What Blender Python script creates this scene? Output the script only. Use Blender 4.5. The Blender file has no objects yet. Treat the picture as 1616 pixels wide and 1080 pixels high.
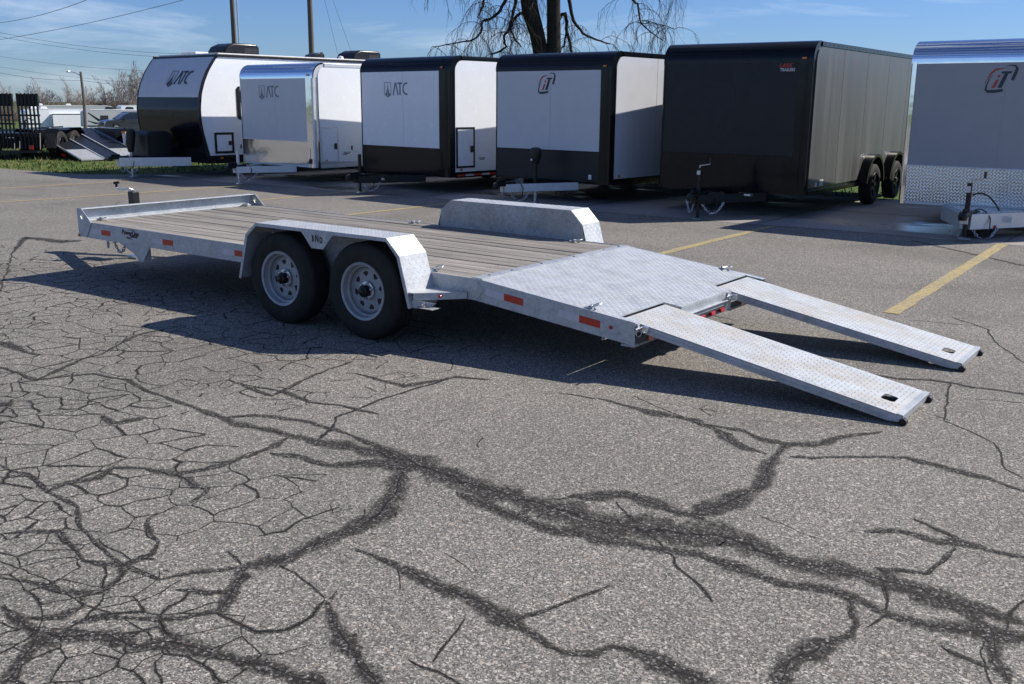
import bpy, bmesh, math, random
from mathutils import Vector, Matrix
from mathutils import geometry as geo
from mathutils import noise as mnoise
R = math.radians
random.seed(7)
sc = bpy.context.scene
col = sc.collection

# ---------------------------------------------------------------- camera
cam_d = bpy.data.cameras.new('camera')
cam = bpy.data.objects.new('camera', cam_d); col.objects.link(cam)
CP = Vector((8.9452, -5.3232, 1.6803))
yaw, pit, rol = R(-35.7793), R(13.5221), R(0.4257)
fw = Vector((math.sin(yaw)*math.cos(pit), math.cos(yaw)*math.cos(pit), -math.sin(pit)))
rt = Vector((math.cos(yaw), -math.sin(yaw), 0)); up = rt.cross(fw)
r2 = rt*math.cos(rol)+up*math.sin(rol); u2 = -rt*math.sin(rol)+up*math.cos(rol)
m = Matrix((r2, u2, -fw)).transposed().to_4x4(); m.translation = CP
cam.matrix_world = m
cam_d.sensor_width = 36; cam_d.lens = 1573.53/1616*36
cam_d.clip_end = 6000; cam_d.clip_start = 0.05
sc.camera = cam

# ---------------------------------------------------------------- light
SUN_AZ, SUN_EL = R(38.6), R(40.8)
S = Vector((math.sin(SUN_AZ)*math.cos(SUN_EL), math.cos(SUN_AZ)*math.cos(SUN_EL), math.sin(SUN_EL)))
sun_d = bpy.data.lights.new('sun', 'SUN'); sun_d.energy = 5.0; sun_d.angle = R(0.5); sun_d.color = (1.0, 0.93, 0.835)
sun = bpy.data.objects.new('sun', sun_d); col.objects.link(sun)
sun.rotation_euler = (-S).to_track_quat('-Z', 'Y').to_euler(); sun.location = (20, 25, 30)
w = bpy.data.worlds.new('World'); sc.world = w; w.use_nodes = True
nt = w.node_tree; nt.nodes.clear()
def N(nt, t, **k):
    n = nt.nodes.new(t)
    for a, b in k.items(): setattr(n, a, b)
    return n
sky = N(nt, 'ShaderNodeTexSky', sky_type='NISHITA', sun_disc=False, sun_elevation=SUN_EL, sun_rotation=SUN_AZ,
        air_density=1.0, dust_density=0.15, ozone_density=3.0, altitude=0)
bg = N(nt, 'ShaderNodeBackground'); bg.inputs[1].default_value = 0.06
out = N(nt, 'ShaderNodeOutputWorld')
tc = N(nt, 'ShaderNodeTexCoord')
mp = N(nt, 'ShaderNodeMapping'); mp.inputs['Scale'].default_value = (1.2, 1.6, 9.0); mp.inputs['Rotation'].default_value = (0.05, 0.12, 0.4)
nz = N(nt, 'ShaderNodeTexNoise'); nz.inputs['Scale'].default_value = 1.9; nz.inputs['Detail'].default_value = 9; nz.inputs['Roughness'].default_value = 0.58; nz.inputs['Distortion'].default_value = 0.6
cr = N(nt, 'ShaderNodeValToRGB'); cr.color_ramp.elements[0].position = 0.50; cr.color_ramp.elements[0].color = (0, 0, 0, 1); cr.color_ramp.elements[1].position = 0.74; cr.color_ramp.elements[1].color = (0.50, 0.50, 0.50, 1)
mx = N(nt, 'ShaderNodeMix', data_type='RGBA'); mx.inputs['B'].default_value = (13.0, 14.2, 15.6, 1)
nt.links.new(tc.outputs['Generated'], mp.inputs[0]); nt.links.new(mp.outputs[0], nz.inputs['Vector'])
nt.links.new(nz.outputs[0], cr.inputs[0]); nt.links.new(cr.outputs[0], mx.inputs['Factor'])
tint = N(nt, 'ShaderNodeMix', data_type='RGBA', blend_type='MULTIPLY'); tint.inputs['Factor'].default_value = 1.0; tint.inputs['B'].default_value = (0.66, 0.90, 1.42, 1)
nt.links.new(sky.outputs[0], tint.inputs['A']); nt.links.new(tint.outputs['Result'], mx.inputs['A']); nt.links.new(mx.outputs['Result'], bg.inputs[0]); nt.links.new(bg.outputs[0], out.inputs[0])
sc.view_settings.view_transform = 'Standard'; sc.view_settings.look = 'None'
sc.view_settings.exposure = 0.38; sc.view_settings.gamma = 1.0; sc.view_settings.use_curve_mapping = False
sc.cycles.max_bounces = 6; sc.cycles.transparent_max_bounces = 16

# ---------------------------------------------------------------- materials
M = {}
def ramp(nt, fac, stops, interp='LINEAR'):
    r = N(nt, 'ShaderNodeValToRGB'); e = r.color_ramp.elements; r.color_ramp.interpolation = interp
    while len(e) < len(stops): e.new(0.5)
    for q, (p, c) in zip(e, stops):
        q.position = p; q.color = (c, c, c, 1) if isinstance(c, (int, float)) else (*c, 1)
    nt.links.new(fac, r.inputs[0]); return r.outputs[0]
def mixc(nt, f, a, b, mode='MIX'):
    x = N(nt, 'ShaderNodeMix', data_type='RGBA', blend_type=mode)
    for i, v in (('Factor', f), ('A', a), ('B', b)):
        if isinstance(v, (int, float)): x.inputs[i].default_value = v if i == 'Factor' else (v, v, v, 1)
        elif isinstance(v, tuple): x.inputs[i].default_value = (*v, 1)
        else: nt.links.new(v, x.inputs[i])
    return x.outputs['Result']
def math_(nt, op, a, b=0.0, clamp=False):
    x = N(nt, 'ShaderNodeMath', operation=op, use_clamp=clamp)
    for i, v in ((0, a), (1, b)):
        if isinstance(v, (int, float)): x.inputs[i].default_value = v
        else: nt.links.new(v, x.inputs[i])
    return x.outputs[0]
def noise(nt, vec, scale, detail=4, rough=0.55, dist=0.0):
    n = N(nt, 'ShaderNodeTexNoise'); n.inputs['Scale'].default_value = scale; n.inputs['Detail'].default_value = detail
    n.inputs['Roughness'].default_value = rough; n.inputs['Distortion'].default_value = dist
    if vec is not None: nt.links.new(vec, n.inputs['Vector'])
    return n.outputs[0]
def voro(nt, vec, scale, out='Color', feature='F1', rand=1.0):
    n = N(nt, 'ShaderNodeTexVoronoi', feature=feature); n.inputs['Scale'].default_value = scale; n.inputs['Randomness'].default_value = rand
    if vec is not None: nt.links.new(vec, n.inputs['Vector'])
    return n.outputs[out]
def mapping(nt, vec, scale=(1, 1, 1), rot=(0, 0, 0)):
    n = N(nt, 'ShaderNodeMapping'); n.inputs['Scale'].default_value = scale; n.inputs['Rotation'].default_value = rot
    nt.links.new(vec, n.inputs[0]); return n.outputs[0]
def bump(nt, h, strength=0.3, dist=0.01):
    b = N(nt, 'ShaderNodeBump'); b.inputs['Strength'].default_value = strength; b.inputs['Distance'].default_value = dist
    nt.links.new(h, b.inputs['Height']); return b.outputs[0]
def newmat(name):
    mt = bpy.data.materials.new(name); mt.use_nodes = True
    nt = mt.node_tree; b = nt.nodes['Principled BSDF']; M[name] = mt
    co = N(nt, 'ShaderNodeTexCoord')
    return mt, nt, b, co
def setin(nt, b, **k):
    for n, v in k.items():
        i = b.inputs[n.replace('_', ' ')]
        if isinstance(v, (int, float)): i.default_value = v
        elif isinstance(v, tuple): i.default_value = (*v, 1)
        else: nt.links.new(v, i)
def plain(name, c, rough=0.5, metal=0.0, var=0.12, vscale=3.0, coat=0.0, bmp=0.0, bscale=60, spec=0.5):
    """a plain coloured surface with faint uneven wear"""
    mt, nt, b, co = newmat(name)
    n = noise(nt, co.outputs['Object'], vscale, 6, 0.6)
    f = ramp(nt, n, [(0.3, 1-var), (0.7, 1+var*0.4)])
    setin(nt, b, Base_Color=mixc(nt, 1.0, c, f, 'MULTIPLY'), Metallic=metal, Coat_Weight=coat)
    b.inputs['Specular IOR Level'].default_value = spec
    rr = ramp(nt, noise(nt, co.outputs['Object'], vscale*2.3, 5), [(0.3, max(rough-0.05, 0.02)), (0.75, min(rough+0.1, 1))])
    nt.links.new(rr, b.inputs['Roughness'])
    if bmp: nt.links.new(bump(nt, noise(nt, co.outputs['Object'], bscale, 4), bmp, 0.004), b.inputs['Normal'])
    return mt
def aggregate(nt, vec):
    """crushed stone colours of worn asphalt, returned as colour and height"""
    big = noise(nt, vec, 0.55, 5, 0.6)
    warp = N(nt, 'ShaderNodeVectorMath', operation='ADD')
    s1 = voro(nt, vec, 175, 'Color'); s2 = voro(nt, vec, 95, 'Color'); s3 = voro(nt, vec, 330, 'Color')
    def ch(s, i):
        x = N(nt, 'ShaderNodeSeparateColor'); nt.links.new(s, x.inputs[0]); return x.outputs[i]
    a = ramp(nt, ch(s1, 0), [(0.0, (0.055, 0.055, 0.054)), (0.30, (0.120, 0.118, 0.113)), (0.62, (0.190, 0.186, 0.178)), (0.88, (0.27, 0.265, 0.255)), (1.0, (0.48, 0.47, 0.45))])
    c = ramp(nt, ch(s3, 1), [(0.0, 0.62), (0.5, 1.0), (1.0, 1.42)])
    base = mixc(nt, 1.0, a, c, 'MULTIPLY')
    # larger pale and reddish stones
    pick = ramp(nt, ch(s2, 0), [(0.925, 0.0), (0.94, 1.0)])
    tint = ramp(nt, ch(s2, 1), [(0.0, (0.22, 0.16, 0.125)), (0.12, (0.36, 0.32, 0.27)), (0.5, (0.52, 0.50, 0.47)), (0.8, (0.10, 0.11, 0.12)), (1.0, (0.60, 0.58, 0.55))])
    base = mixc(nt, math_(nt, 'MULTIPLY', pick, 0.75), base, tint)
    lg = ramp(nt, big, [(0.25, 0.86), (0.75, 1.10)])
    base = mixc(nt, 1.0, base, lg, 'MULTIPLY')
    hgt = math_(nt, 'ADD', ch(s1, 2), math_(nt, 'MULTIPLY', ch(s3, 0), 0.5))
    return base, hgt

mt, nt, b, co = newmat('asphalt')
c_, h_ = aggregate(nt, co.outputs['Object'])
st = ramp(nt, noise(nt, co.outputs['Object'], 1.7, 7, 0.7), [(0.30, 0.80), (0.42, 1.0), (0.7, 1.0), (0.85, 1.08)])
rust = ramp(nt, noise(nt, co.outputs['Object'], 5.1, 3, 0.5), [(0.735, 0.0), (0.78, 0.45)])
c_ = mixc(nt, 1.0, c_, st, 'MULTIPLY'); c_ = mixc(nt, rust, c_, (0.22, 0.13, 0.08))
c_ = mixc(nt, 1.0, c_, (1.04, 1.0, 0.93), 'MULTIPLY')
c_ = mixc(nt, 1.0, c_, ramp(nt, noise(nt, mapping(nt, co.outputs['Object'], (1.0, 1.6, 1.0)), 0.33, 5, 0.55, 0.8), [(0.30, 0.80), (0.50, 1.0), (0.72, 1.10)]), 'MULTIPLY')
c_ = mixc(nt, ramp(nt, noise(nt, co.outputs['Object'], 0.9, 3, 0.5, 0.3), [(0.70, 0.0), (0.80, 0.38)]), c_, (0.05, 0.047, 0.043))
setin(nt, b, Base_Color=c_, Roughness=0.82); b.inputs['Specular IOR Level'].default_value = 0.3
nt.links.new(bump(nt, h_, 0.55, 0.004), b.inputs['Normal'])

def crackmat(name, soft, dark, line, na, nb, wander):
    mt, nt, b, co = newmat(name)
    att = N(nt, 'ShaderNodeAttribute', attribute_name='across')
    t = math_(nt, 'ABSOLUTE', att.outputs['Fac'])
    c0_, h_ = aggregate(nt, co.outputs['Object'])
    c_ = mixc(nt, 1.0, c0_, (dark*1.06, dark*0.96, dark*0.88), 'MULTIPLY')
    xs_ = N(nt, 'ShaderNodeSeparateColor'); nt.links.new(voro(nt, co.outputs['Object'], 120, 'Color'), xs_.inputs[0])
    c_ = mixc(nt, ramp(nt, xs_.outputs[1], [(0.78, 0.0), (0.84, 0.75)]), c_, c0_)
    n1 = noise(nt, co.outputs['Object'], 42, 5, 0.7); n2 = noise(nt, co.outputs['Object'], 7, 3, 0.6)
    tt = math_(nt, 'ADD', t, math_(nt, 'MULTIPLY', math_(nt, 'SUBTRACT', n1, 0.5), na))
    tt = math_(nt, 'ADD', tt, math_(nt, 'MULTIPLY', math_(nt, 'SUBTRACT', n2, 0.5), nb))
    al = ramp(nt, tt, [(soft, 1.0), (0.95, 0.0)])
    edge = ramp(nt, t, [(0.72, 1.0), (0.98, 0.0)]); al = math_(nt, 'MULTIPLY', al, edge)
    # the open crack along the middle
    ln = math_(nt, 'ABSOLUTE', math_(nt, 'ADD', att.outputs['Fac'], math_(nt, 'MULTIPLY', math_(nt, 'SUBTRACT', n2, 0.5), wander)))
    lf = ramp(nt, ln, [(line, 1.0), (line*1.8, 0.0)])
    c_ = mixc(nt, lf, c_, (0.012, 0.011, 0.010))
    al = math_(nt, 'MAXIMUM', al, math_(nt, 'MULTIPLY', lf, edge))
    setin(nt, b, Base_Color=c_, Roughness=0.85, Alpha=al); b.inputs['Specular IOR Level'].default_value = 0.25
    nt.links.new(bump(nt, h_, 0.7, 0.005), b.inputs['Normal'])
crackmat('tar_band', 0.18, 0.21, 0.035, 1.5, 1.5, 1.1)
crackmat('fine_crack', 0.42, 0.24, 0.20, 1.3, 0.5, 0.35)

mt, nt, b, co = newmat('concrete')
v = co.outputs['Object']
n = noise(nt, v, 0.8, 8, 0.65); wet = ramp(nt, noise(nt, mapping(nt, v, (0.35, 1.0, 1)), 0.8, 6, 0.6, 0.5), [(0.36, 1.0), (0.5, 0.0)])
base = ramp(nt, n, [(0.25, (0.20, 0.185, 0.165)), (0.55, (0.29, 0.27, 0.245)), (0.8, (0.36, 0.34, 0.31))])
base = mixc(nt, 1.0, base, ramp(nt, noise(nt, v, 90, 4), [(0.3, 0.82), (0.7, 1.12)]), 'MULTIPLY')
base = mixc(nt, wet, base, mixc(nt, 1.0, base, 0.42, 'MULTIPLY'))
setin(nt, b, Base_Color=base, Roughness=ramp(nt, wet, [(0.0, 0.85), (0.6, 0.5), (1.0, 0.22)]))
nt.links.new(bump(nt, noise(nt, v, 25, 6, 0.7), 0.15, 0.004), b.inputs['Normal'])

mt, nt, b, co = newmat('yellow_paint')
v = co.outputs['Object']
c_, h_ = aggregate(nt, v)
wear = ramp(nt, noise(nt, v, 28, 8, 0.75), [(0.38, 0.0), (0.56, 1.0)])
wear2 = ramp(nt, noise(nt, v, 2.2, 5, 0.6), [(0.25, 0.35), (0.55, 1.0)])
pf = math_(nt, 'MULTIPLY', wear, wear2)
setin(nt, b, Base_Color=mixc(nt, math_(nt, 'MULTIPLY', pf, 0.88), c_, (0.50, 0.38, 0.11)), Roughness=0.75)
nt.links.new(bump(nt, h_, 0.5, 0.004), b.inputs['Normal'])

mt, nt, b, co = newmat('road_asphalt')
v = co.outputs['Object']
setin(nt, b, Base_Color=mixc(nt, 1.0, (0.21, 0.205, 0.20), ramp(nt, noise(nt, v, 0.6, 8, 0.7), [(0.3, 0.8), (0.7, 1.1)]), 'MULTIPLY'), Roughness=0.8)

mt, nt, b, co = newmat('turf')
v = co.outputs['Object']
g = ramp(nt, noise(nt, v, 1.1, 7, 0.65), [(0.25, (0.035, 0.075, 0.018)), (0.48, (0.075, 0.12, 0.028)), (0.62, (0.13, 0.14, 0.05)), (0.8, (0.19, 0.16, 0.085))])
g = mixc(nt, 1.0, g, ramp(nt, noise(nt, v, 30, 4), [(0.3, 0.65), (0.7, 1.2)]), 'MULTIPLY')
setin(nt, b, Base_Color=g, Roughness=0.95); b.inputs['Specular IOR Level'].default_value = 0.1
mt, nt, b, co = newmat('grass_blade')
g = ramp(nt, noise(nt, co.outputs['Object'], 1.1, 7, 0.65), [(0.25, (0.045, 0.085, 0.02)), (0.42, (0.085, 0.125, 0.032)), (0.54, (0.15, 0.155, 0.06)), (0.66, (0.22, 0.18, 0.10))])
g = mixc(nt, 1.0, g, ramp(nt, noise(nt, co.outputs['Object'], 60, 2), [(0.3, 0.6), (0.7, 1.3)]), 'MULTIPLY')
setin(nt, b, Base_Color=g, Roughness=0.7); b.inputs['Specular IOR Level'].default_value = 0.2

def galv(name, base=0.50, dirt=0.0, rough=0.45, metal=0.55, spots=0.25):
    mt, nt, b, co = newmat(name); v = co.outputs['Object']
    sp = voro(nt, v, 55, 'Color'); x = N(nt, 'ShaderNodeSeparateColor'); nt.links.new(sp, x.inputs[0])
    n = noise(nt, v, 6, 8, 0.7)
    c = ramp(nt, n, [(0.25, base*0.72), (0.5, base), (0.75, base*1.14)])
    c = mixc(nt, 1.0, c, ramp(nt, x.outputs[0], [(0.0, 1-spots*0.45), (1.0, 1+spots*0.35)]), 'MULTIPLY')
    c = mixc(nt, 1.0, c, (0.93, 0.995, 1.06), 'MULTIPLY')
    if dirt:
        d = ramp(nt, noise(nt, mapping(nt, v, (0.5, 1, 1)), 4.5, 9, 0.72), [(0.42, 0.0), (0.66, dirt)])
        c = mixc(nt, d, c, (0.40, 0.345, 0.265))
        d2 = ramp(nt, noise(nt, mapping(nt, v, (1, 1, 1)), 13, 8, 0.75), [(0.62, 0.0), (0.72, dirt*0.9)])
        c = mixc(nt, d2, c, (0.20, 0.165, 0.125))
    setin(nt, b, Base_Color=c, Metallic=metal)
    nt.links.new(ramp(nt, noise(nt, v, 11, 6, 0.6), [(0.3, rough-0.08), (0.7, rough+0.16)]), b.inputs['Roughness'])
    nt.links.new(bump(nt, n, 0.12, 0.003), b.inputs['Normal'])
galv('galvanized', 0.46, metal=0.4)
galv('rim_steel', 0.36, 0.15, 0.5, 0.3, 0.1)
galv('galvanized_dull', 0.40, 0.35, 0.6, 0.35, 0.35)
galv('tread_steel', 0.49, 0.16, 0.5, 0.3, 0.12)
galv('ramp_steel', 0.50, 0.6, 0.6, 0.15, 0.12)
galv('lug_steel', 0.60, 0.2, 0.5, 0.2, 0.08)

mt, nt, b, co = newmat('weathered_wood')
v = co.outputs['Object']; oi = N(nt, 'ShaderNodeObjectInfo')
off = N(nt, 'ShaderNodeCombineXYZ'); nt.links.new(math_(nt, 'MULTIPLY', oi.outputs['Random'], 37.0), off.inputs[0]); nt.links.new(math_(nt, 'MULTIPLY', oi.outputs['Random'], 11.0), off.inputs[1])
va = N(nt, 'ShaderNodeVectorMath', operation='ADD'); nt.links.new(v, va.inputs[0]); nt.links.new(off.outputs[0], va.inputs[1])
vv = va.outputs[0]
fib = noise(nt, mapping(nt, vv, (1.2, 55, 40)), 1.6, 8, 0.7, 0.4)
blo = noise(nt, mapping(nt, vv, (0.8, 6, 4)), 1.4, 6, 0.6)
c = ramp(nt, fib, [(0.22, (0.095, 0.082, 0.072)), (0.42, (0.215, 0.195, 0.175)), (0.6, (0.315, 0.292, 0.268)), (0.8, (0.43, 0.405, 0.375))])
mid = noise(nt, mapping(nt, vv, (0.55, 17, 12)), 1.7, 7, 0.68, 0.3)
c = mixc(nt, 1.0, c, ramp(nt, mid, [(0.28, 0.42), (0.40, 0.88), (0.58, 1.06), (0.72, 1.55)]), 'MULTIPLY')
c = mixc(nt, 1.0, c, (0.985, 1.0, 0.985), 'MULTIPLY')
c = mixc(nt, 1.0, c, ramp(nt, blo, [(0.25, 0.74), (0.7, 1.18)]), 'MULTIPLY')
c = mixc(nt, ramp(nt, noise(nt, mapping(nt, vv, (1.1, 4, 3)), 1.1, 4), [(0.70, 0.0), (0.80, 0.55)]), c, (0.34, 0.20, 0.10))
c = mixc(nt, ramp(nt, noise(nt, mapping(nt, vv, (9, 30, 3)), 1.0, 3), [(0.76, 0.0), (0.8, 0.6)]), c, (0.06, 0.05, 0.045))
c = mixc(nt, 1.0, c, ramp(nt, oi.outputs['Random'], [(0.0, 0.82), (1.0, 1.1)]), 'MULTIPLY')
setin(nt, b, Base_Color=c, Roughness=0.85); b.inputs['Specular IOR Level'].default_value = 0.25
nt.links.new(bump(nt, fib, 0.5, 0.004), b.inputs['Normal'])

mt, nt, b, co = newmat('tyre_rubber')
n = noise(nt, co.outputs['Object'], 9, 6, 0.65)
setin(nt, b, Base_Color=ramp(nt, n, [(0.3, (0.013, 0.013, 0.013)), (0.75, (0.030, 0.028, 0.025))]), Roughness=0.75)
b.inputs['Specular IOR Level'].default_value = 0.3
plain('black_plastic', (0.012, 0.012, 0.013), 0.45)
plain('black_gloss', (0.0045, 0.0055, 0.008), 0.14, var=0.2, spec=0.27)
plain('black_satin', (0.010, 0.0105, 0.012), 0.3, spec=0.35)
plain('charcoal_gloss', (0.022, 0.023, 0.026), 0.16, coat=0.2)
plain('charcoal_panel', (0.012, 0.014, 0.018), 0.38, spec=0.32)
mt, nt, b, co = newmat('grey_panel')
sk = noise(nt, mapping(nt, co.outputs['Object'], (1, 2.2, 0.16)), 2.2, 5, 0.6)
setin(nt, b, Base_Color=mixc(nt, 1.0, (0.118, 0.121, 0.122), ramp(nt, sk, [(0.3, 0.78), (0.5, 1.0), (0.72, 1.35)]), 'MULTIPLY'), Metallic=0.25, Roughness=ramp(nt, sk, [(0.3, 0.28), (0.7, 0.5)]))  # vertical streak reflections painted into the base colour, roughness follows them
plain('white_panel', (0.80, 0.83, 0.87), 0.22, coat=0.2, var=0.03)
plain('silver_panel', (0.56, 0.58, 0.62), 0.36, metal=0.0, var=0.05)
plain('pewter_panel', (0.33, 0.345, 0.37), 0.4, metal=0.0, var=0.05)
plain('grey_fin', (0.28, 0.285, 0.295), 0.4)
plain('aluminium', (0.66, 0.68, 0.70), 0.42, metal=0.5, var=0.1, vscale=6)
plain('zinc', (0.62, 0.64, 0.66), 0.3, metal=0.8)
plain('red_reflector', (0.50, 0.035, 0.015), 0.35, var=0.15, vscale=12)
plain('white_reflector', (0.56, 0.55, 0.60), 0.35, var=0.1, vscale=12)
plain('red_lens', (0.42, 0.008, 0.010), 0.12, coat=0.5)
plain('amber_lens', (0.60, 0.16, 0.015), 0.15)
plain('label_white', (0.72, 0.72, 0.70), 0.5, var=0.25, vscale=22)
plain('logo_dark', (0.025, 0.035, 0.045), 0.4)
plain('logo_grey', (0.16, 0.19, 0.23), 0.4)
plain('logo_red', (0.42, 0.045, 0.03), 0.4)
plain('logo_brown', (0.045, 0.032, 0.028), 0.6)
plain('glass_dark', (0.012, 0.015, 0.018), 0.05, coat=0.5)
plain('wood_pole', (0.13, 0.115, 0.10), 0.9, bmp=0.4)
plain('bark', (0.040, 0.033, 0.029), 0.95, var=0.45, vscale=5, bmp=0.9, bscale=14, spec=0.15)
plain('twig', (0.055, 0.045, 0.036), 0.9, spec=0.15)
plain('twig_brown', (0.30, 0.255, 0.235), 0.9, spec=0.1, var=0.3)  # lightened so the colour itself carries the distance haze
plain('brush', (0.23, 0.175, 0.15), 0.95, spec=0.1, var=0.4)  # paler tone, horizon haze put into the colour
plain('wire', (0.13, 0.13, 0.14), 0.6)
plain('suv_paint', (0.012, 0.017, 0.024), 0.15, coat=0.6)
plain('rv_grey', (0.42, 0.44, 0.46), 0.4, var=0.05)
plain('roof_white', (0.72, 0.73, 0.74), 0.6, var=0.1)
def chrome(name, c, rough, tread=False, wav=0.05):
    mt, nt, b, co = newmat(name); v = co.outputs['Object']
    setin(nt, b, Base_Color=c, Metallic=1.0, Roughness=rough)
    h = noise(nt, v, 2.5, 2)
    if tread:
        a = N(nt, 'ShaderNodeTexWave', wave_type='BANDS', bands_direction='DIAGONAL'); a.inputs['Scale'].default_value = 13.5
        nt.links.new(mapping(nt, v, (1, 0, 1)), a.inputs['Vector'])
        a2 = N(nt, 'ShaderNodeTexWave', wave_type='BANDS', bands_direction='DIAGONAL'); a2.inputs['Scale'].default_value = 13.5
        nt.links.new(mapping(nt, v, (-1, 0, 1)), a2.inputs['Vector'])
        ck = N(nt, 'ShaderNodeTexChecker'); ck.inputs['Scale'].default_value = 34; nt.links.new(mapping(nt, v, (1, 0.001, 1), (0, 0.785, 0)), ck.inputs['Vector'])
        hh = mixc(nt, ck.outputs['Fac'], a.outputs['Fac'], a2.outputs['Fac'])
        nt.links.new(bump(nt, hh, 0.4, 0.0035), b.inputs['Normal'])
    else:
        nt.links.new(bump(nt, h, wav, 0.05), b.inputs['Normal'])
chrome('chrome', (0.80, 0.82, 0.85), 0.07)
chrome('polished_sheet', (0.74, 0.74, 0.74), 0.13, wav=0.12)
chrome('treadplate', (0.50, 0.505, 0.52), 0.17, tread=True)

# ---------------------------------------------------------------- mesh helpers
class MB:
    def __init__(s): s.v = []; s.f = []; s.attr = []
    def add(s, vs, fs, T=None):
        o = len(s.v)
        s.v += [tuple(T @ Vector(p)) if T else tuple(p) for p in vs]
        s.f += [tuple(i+o for i in f) for f in fs]
        return s
    def box(s, x0, x1, y0, y1, z0, z1, T=None):
        x0, x1 = sorted((x0, x1)); y0, y1 = sorted((y0, y1)); z0, z1 = sorted((z0, z1))
        return s.add([(x0,y0,z0),(x1,y0,z0),(x1,y1,z0),(x0,y1,z0),(x0,y0,z1),(x1,y0,z1),(x1,y1,z1),(x0,y1,z1)],
                     [(3,2,1,0),(4,5,6,7),(0,1,5,4),(1,2,6,5),(2,3,7,6),(3,0,4,7)], T)
    def prism(s, poly, a, b, axis='y', holes=(), T=None):
        """poly in the plane across axis: x -> (y,z), y -> (x,z), z -> (x,y)"""
        area = sum(poly[i][0]*poly[(i+1) % len(poly)][1]-poly[(i+1) % len(poly)][0]*poly[i][1] for i in range(len(poly)))
        if area < 0: poly = poly[::-1]
        def P(p, t):
            return {'x': (t, p[0], p[1]), 'y': (p[0], t, p[1]), 'z': (p[0], p[1], t)}[axis]
        loops = [list(poly)]+[list(h) for h in holes]
        if axis == 'y': flip = True
        else: flip = False
        pts = [p for l in loops for p in l]; n = len(pts)
        if holes or len(poly) > 4:
            tris = geo.tessellate_polygon([[Vector((p[0], p[1], 0)) for p in l] for l in loops])
            tr = []
            for t in tris:
                a0, b0, c0 = (pts[i] for i in t)
                cr = (b0[0]-a0[0])*(c0[1]-a0[1])-(b0[1]-a0[1])*(c0[0]-a0[0])
                tr.append(t if cr > 0 else t[::-1])
        else: tr = [tuple(range(n))]
        vs = [P(p, a) for p in pts]+[P(p, b) for p in pts]
        fs = [tuple(i+n for i in t) for t in tr]+[tuple(t[::-1]) for t in tr]
        o = 0
        for li, l in enumerate(loops):
            k = len(l); ar = sum(l[i][0]*l[(i+1) % k][1]-l[(i+1) % k][0]*l[i][1] for i in range(k))
            for i in range(k):
                j = (i+1) % k; q = (o+i, o+j, o+j+n, o+i+n)
                if (ar < 0) != (li > 0): q = q[::-1]
                fs.append(q)
            o += k
        if flip != (b < a): fs = [f[::-1] for f in fs]
        return s.add(vs, fs, T)
    def tube(s, pts, r, n=6, r1=None, cap=True):
        pts = [Vector(p) for p in pts]; k = len(pts); vs = []; fs = []
        prev = None
        for i, p in enumerate(pts):
            d = (pts[min(i+1, k-1)]-pts[max(i-1, 0)])
            d = d.normalized() if d.length > 1e-9 else Vector((0, 0, 1))
            if prev is None: a = d.orthogonal().normalized()
            else:
                a = prev-d*prev.dot(d); a = a.normalized() if a.length > 1e-6 else d.orthogonal().normalized()
            prev = a; bb = d.cross(a)
            rr = r[i] if isinstance(r, (list, tuple)) else (r if r1 is None else r+(r1-r)*i/(k-1))
            vs += [p+(a*math.cos(t*2*math.pi/n)+bb*math.sin(t*2*math.pi/n))*rr for t in range(n)]
        for i in range(k-1):
            for t in range(n):
                u = (t+1) % n; fs.append((i*n+t, i*n+u, (i+1)*n+u, (i+1)*n+t))
        if cap and n > 2: fs.append(tuple(range(n))[::-1]); fs.append(tuple((k-1)*n+t for t in range(n)))
        return s.add(vs, fs)
    def lathe(s, prof, c, axis='y', n=40, T=None):
        """prof: list of (radius, offset along axis)"""
        vs = []; fs = []; k = len(prof)
        for r, o in prof:
            for t in range(n):
                a = 2*math.pi*t/n; u, w_ = r*math.cos(a), r*math.sin(a)
                vs.append({'y': (c[0]+u, c[1]+o, c[2]+w_), 'x': (c[0]+o, c[1]+u, c[2]+w_), 'z': (c[0]+u, c[1]+w_, c[2]+o)}[axis])
        for i in range(k-1):
            for t in range(n):
                u = (t+1) % n; fs.append((i*n+t, i*n+u, (i+1)*n+u, (i+1)*n+t))
        return s.add(vs, fs, T)
    def stroke(s, pts, wd, a, b, axis='y', T=None):
        """a flat line of width wd drawn along pts across the axis"""
        k = len(pts); L = []; Rr = []
        for i in range(k):
            p = pts[i]; q0 = pts[max(i-1, 0)]; q1 = pts[min(i+1, k-1)]
            d = (q1[0]-q0[0], q1[1]-q0[1]); l = math.hypot(*d) or 1; nx, ny = -d[1]/l, d[0]/l
            ww = wd[i] if isinstance(wd, (list, tuple)) else wd
            L.append((p[0]+nx*ww/2, p[1]+ny*ww/2)); Rr.append((p[0]-nx*ww/2, p[1]-ny*ww/2))
        for i in range(k-1):
            s.prism([Rr[i], Rr[i+1], L[i+1], L[i]], a, b, axis, T=T)
        return s
    def build(s, name, mat, parent=None, smooth=False, bevel=0.0, kind=None, label=None, seg=2, recalc=False, abs_=False):
        me = bpy.data.meshes.new(name); me.from_pydata(s.v, [], s.f)
        if recalc:
            bm = bmesh.new(); bm.from_mesh(me); bmesh.ops.remove_doubles(bm, verts=bm.verts, dist=1e-5); bmesh.ops.recalc_face_normals(bm, faces=bm.faces); bm.to_mesh(me); bm.free()
        me.materials.append(M[mat])
        if smooth: me.shade_smooth()
        o = bpy.data.objects.new(name, me); col.objects.link(o)
        if parent is not None: attach(o, parent)
        if bevel:
            md = o.modifiers.new('bevel', 'BEVEL'); md.width = bevel; md.segments = seg; md.limit_method = 'ANGLE'; md.angle_limit = R(35); md.harden_normals = False
        if smooth:
            try:
                me.set_sharp_from_angle(angle=R(38))
            except Exception: pass
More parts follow.
